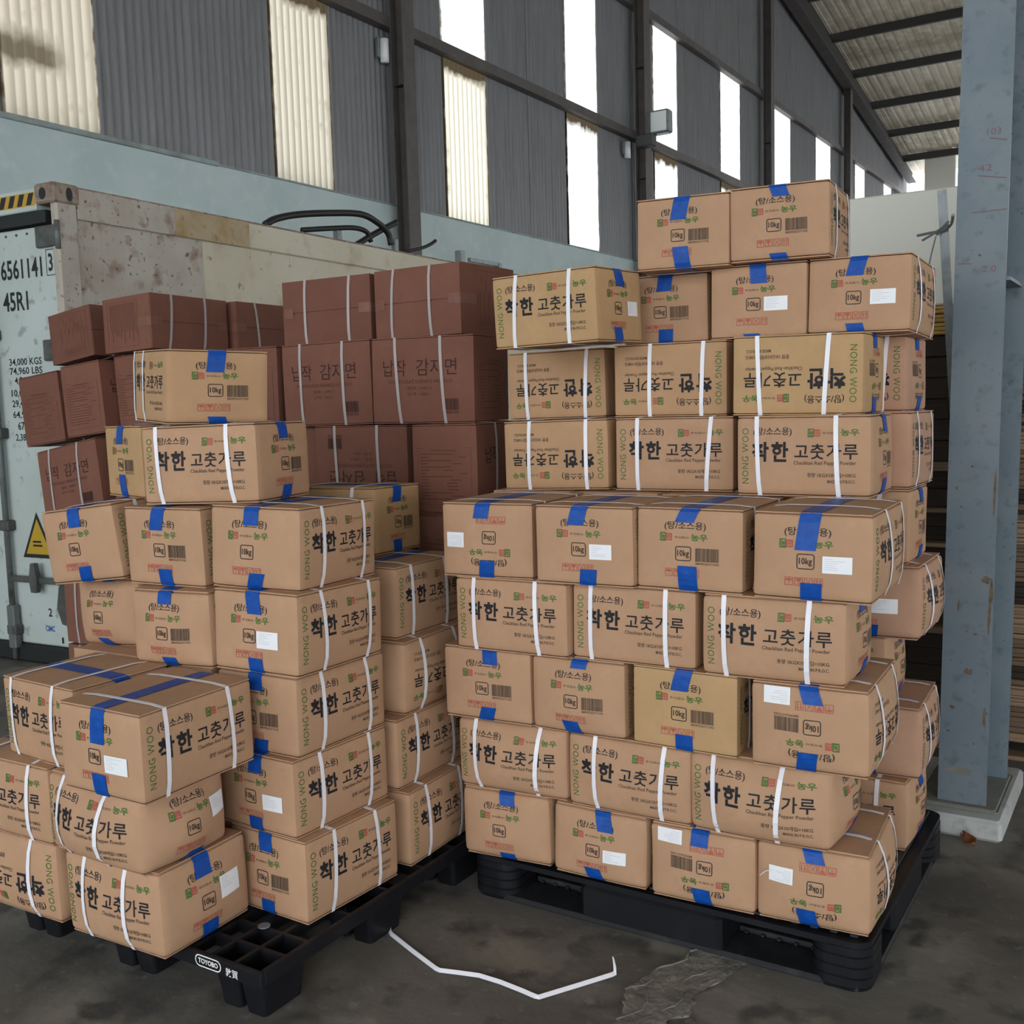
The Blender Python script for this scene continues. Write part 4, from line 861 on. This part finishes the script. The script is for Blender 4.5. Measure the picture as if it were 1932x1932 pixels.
NOOD = [
 ('maroon carton on its side, highest on the right of the maroon stack', 'bT', -2.580, 3.650, 1.885, -4.0, -.6, 0, .453, .357, .279, dict(clear=True, su=(.22, .66))),
 ('maroon carton on its side, second highest, left of the highest one', 'bT', -3.110, 3.670, 1.885, 5.1, -.8, -.6, .462, .350, .279, dict(clear=True, m='maroon_card_dark', su=(.27, .76))),
 ('maroon carton with clear Korean lettering and barcode, right one of two', 'bS', -2.515, 3.510, 1.542, 4.6, -.3, .4, .466, .285, .338, dict(su=(.26, .70))),
 ('maroon carton with Korean lettering, left one of two under the lid-side pair', 'bS', -2.995, 3.500, 1.540, 3.0, -.4, -.6, .460, .285, .342, dict(su=(.22, .70))),
 ('maroon carton with printed table on its end, behind right-hand stack', 'bE', -2.355, 3.500, 1.200, 4.2, 0, -.1, .285, .460, .340, dict(su=(.3, .7))),
 ('maroon carton standing upside down behind the left stack, low centre', 'bS', -2.840, 3.510, 1.200, 4.0, 0, .1, .460, .285, .338, dict(flip=1, su=(.30, .76))),
 ('maroon carton low in the gap between the two kraft stacks', 'bE', -2.355, 3.50, .853, 6, 0, 0, .285, .460, .345, dict()),
 ('maroon carton tilted on its side, highest at far left by container', 'bX', -4.775, 3.700, 1.885, -1.4, -1.5, -6.5, .351, .460, .258, dict(m='maroon_card_dark')),
 ('large maroon carton on its side, corner toward camera, behind topmost kraft carton', 'bT', -4.191, 3.575, 1.900, 88.6, -2.0, 1.5, .460, .351, .258, dict(clear=True, su=(.24, .68))),
 ('maroon carton on its side, between the corner-on one and the right pair', 'bT', -4.157, 4.065, 1.895, 90.3, -.7, .6, .458, .350, .258, dict(clear=True, su=(.3, .76))),
 ('maroon carton end with faint print, tilted, second from far left', 'bE', -4.510, 3.540, 1.510, 3.1, -1.3, -5.5, .284, .460, .349, dict()),
 ('maroon carton end, farthest left and jutting over the container door', 'bE', -4.820, 3.521, 1.470, 5.0, -1.0, -6.2, .287, .460, .349, dict(m='maroon_card_dark')),
 ('maroon carton with lettered strapped side, leaning, below the far left pair', 'bS', -4.470, 3.332, 1.130, -.9, -2.5, -9.0, .460, .285, .340, dict(su=(.2, .68))),
 ('maroon carton end with faint print, left behind the topmost kraft carton', 'bE', -4.215, 3.625, 1.548, 1.8, -1.2, -4.0, .283, .460, .345, dict()),
 ('maroon carton left of the lettered one, half hidden by topmost kraft carton', 'bE', -3.400, 3.56, 1.540, 4, 0, 0, .285, .46, .342, dict(m='maroon_card_dark')),
 ('maroon carton left of the upside-down one, half hidden by kraft carton', 'bS', -3.335, 3.53, 1.200, 4, 0, 0, .46, .285, .338, dict()),
 ('maroon carton beside the olive kraft end, mostly hidden', 'bS', -3.985, 3.38, 1.180, 1, -1, -3, .46, .285, .34, dict(flip=1)),
]
for i, r in enumerate(NOOD): noodle(r[0], GN, *r[1:11], seed=500 + i, **r[11])
for l in range(3):
    z = .15 + .353 * l
    for x, y in ((-4.375, 3.34), (-3.905, 3.34), (-4.40, 3.66), (-3.93, 3.66)):
        plain('noodle_carton', 'maroon carton in the lower layers of the far left stack', 'lower maroon cartons', 'S', x, y, z if l else .15, .46, .285, .345 if l < 2 else .25, 'maroon_card', n, 0); n += 1
    for x, y in ((-2.85, 3.49), (-2.86, 3.80)):
        plain('noodle_carton', 'maroon carton in the hidden lower layers behind the left stack', 'lower maroon cartons', 'S', x, y, z, .45, .285, .345, 'maroon_card', n, 3); n += 1
    if l < 2: plain('noodle_carton', 'maroon carton in the hidden lower layers behind the left stack', 'lower maroon cartons', 'E', -2.355, 3.50, z, .285, .46, .345, 'maroon_card', n, 4); n += 1
for z, h in ((1.200, .338), (1.540, .340)):
    plain('noodle_carton', 'maroon carton in the back row of the maroon stack', 'back maroon cartons', 'S', -2.98, 3.83, z, .46, .285, h, 'maroon_card', n, 4); n += 1
for x, y, z in ((-4.45, 3.67, 1.17),  (-3.95, 3.70, 1.17)): plain('noodle_carton', 'maroon carton in the back row of the maroon stack', 'back maroon cartons', 'S', x, y, z, .46, .285, .34, 'maroon_card', n, 2); n += 1
plain('noodle_carton', 'maroon carton in the back row of the maroon stack', 'back maroon cartons', 'E', -4.2, 4.1, 1.52, .285, .4, .345, 'maroon_card', n, 2); n += 1
plain('noodle_carton', 'maroon carton in the back row of the maroon stack', 'back maroon cartons', 'S', -4.1, 4.05, 1.17, .46, .285, .345, 'maroon_card', n, 2)
wood_pallet('wooden pallet under the maroon cartons behind the left stack', -3.2, -2.1, 3.2, 4.05); wood_pallet('wooden pallet under the far left maroon stack by container', -4.62, -3.65, 3.18, 4.3)

# ------------------------------------------------------------------ things on the floor
def band(label, pts, w_=.006):
    P = [np.array(p, float) for p in pts]; v = []; f = []
    for i, p in enumerate(P):
        t = P[min(i + 1, len(P) - 1)] - P[max(i - 1, 0)]; nrm = np.array([-t[1], t[0], 0]); nrm /= np.linalg.norm(nrm) + 1e-9
        up = np.array([0, 0, 1.]) * .75 + nrm * .66; up /= np.linalg.norm(up)
        v += [tuple(p - nrm * .001), tuple(p + up * w_ * 2 - nrm * .001), tuple(p + up * w_ * 2), tuple(p)]
    for i in range(len(P) - 1):
        for k in range(4): j = (k + 1) % 4; f.append((i * 4 + k, i * 4 + j, i * 4 + 4 + j, i * 4 + 4 + k))
    f += [(0, 3, 2, 1), tuple(len(P) * 4 - 4 + k for k in range(4))]
    return tag(mesh('loose_strap', v, f, 'strap_white'), label, 'strap')
seg = [(-2.052, 2.49), (-2.006, 2.425), (-1.99, 2.412), (-1.87, 2.362), (-1.752, 2.316), (-1.735, 2.313), (-1.68, 2.329), (-1.62, 2.345), (-1.55, 2.345), (-1.48, 2.338), (-1.43, 2.331), (-1.415, 2.333), (-1.35, 2.437), (-1.292, 2.532), (-1.288, 2.545)]
band('loose white packing strap lying bent on the floor between the pallets', [(x, y, .002) for x, y in seg] + [(-1.292, 2.552, .02), (-1.298, 2.553, .045)])
lf = MB(); n_ = 9
for i in range(n_):
    t = i / (n_ - 1); wd = .022 * math.sin(math.pi * (t * .9 + .06)) ** .8; x = -.045 + .085 * t; z = .012 + .02 * (t - .5) ** 2 * 3
    lf.v += [(x, -wd, z + .016), (x, 0, z), (x, wd, z + .02)]
for i in range(n_ - 1):
    a = i * 3; lf.f += [(a, a + 1, a + 4, a + 3), (a + 1, a + 2, a + 5, a + 4)]
o = lf.build('dry_leaf', 'leaf', None, True); o.location = (-.565, 3.925, -.006); o.rotation_euler = (.3, 0, R(-50)); tag(o, 'curled brown dry leaf on the floor by the plinth', 'leaf')
md = o.modifiers.new('thickness', 'SOLIDIFY'); md.thickness = .0012
# one fine thread hanging from the sticker of a bottom carton
p0 = np.array([-.90, 2.775, .30]); tag(MB().tube(smooth_path([tuple(p0), (-.925, 2.765, .298), (-.945, 2.765, .28)], 4), .0011, 5).build('thread', 'strap_white'), 'short white thread hanging beside the sticker of rightmost bottom carton', 'thread')
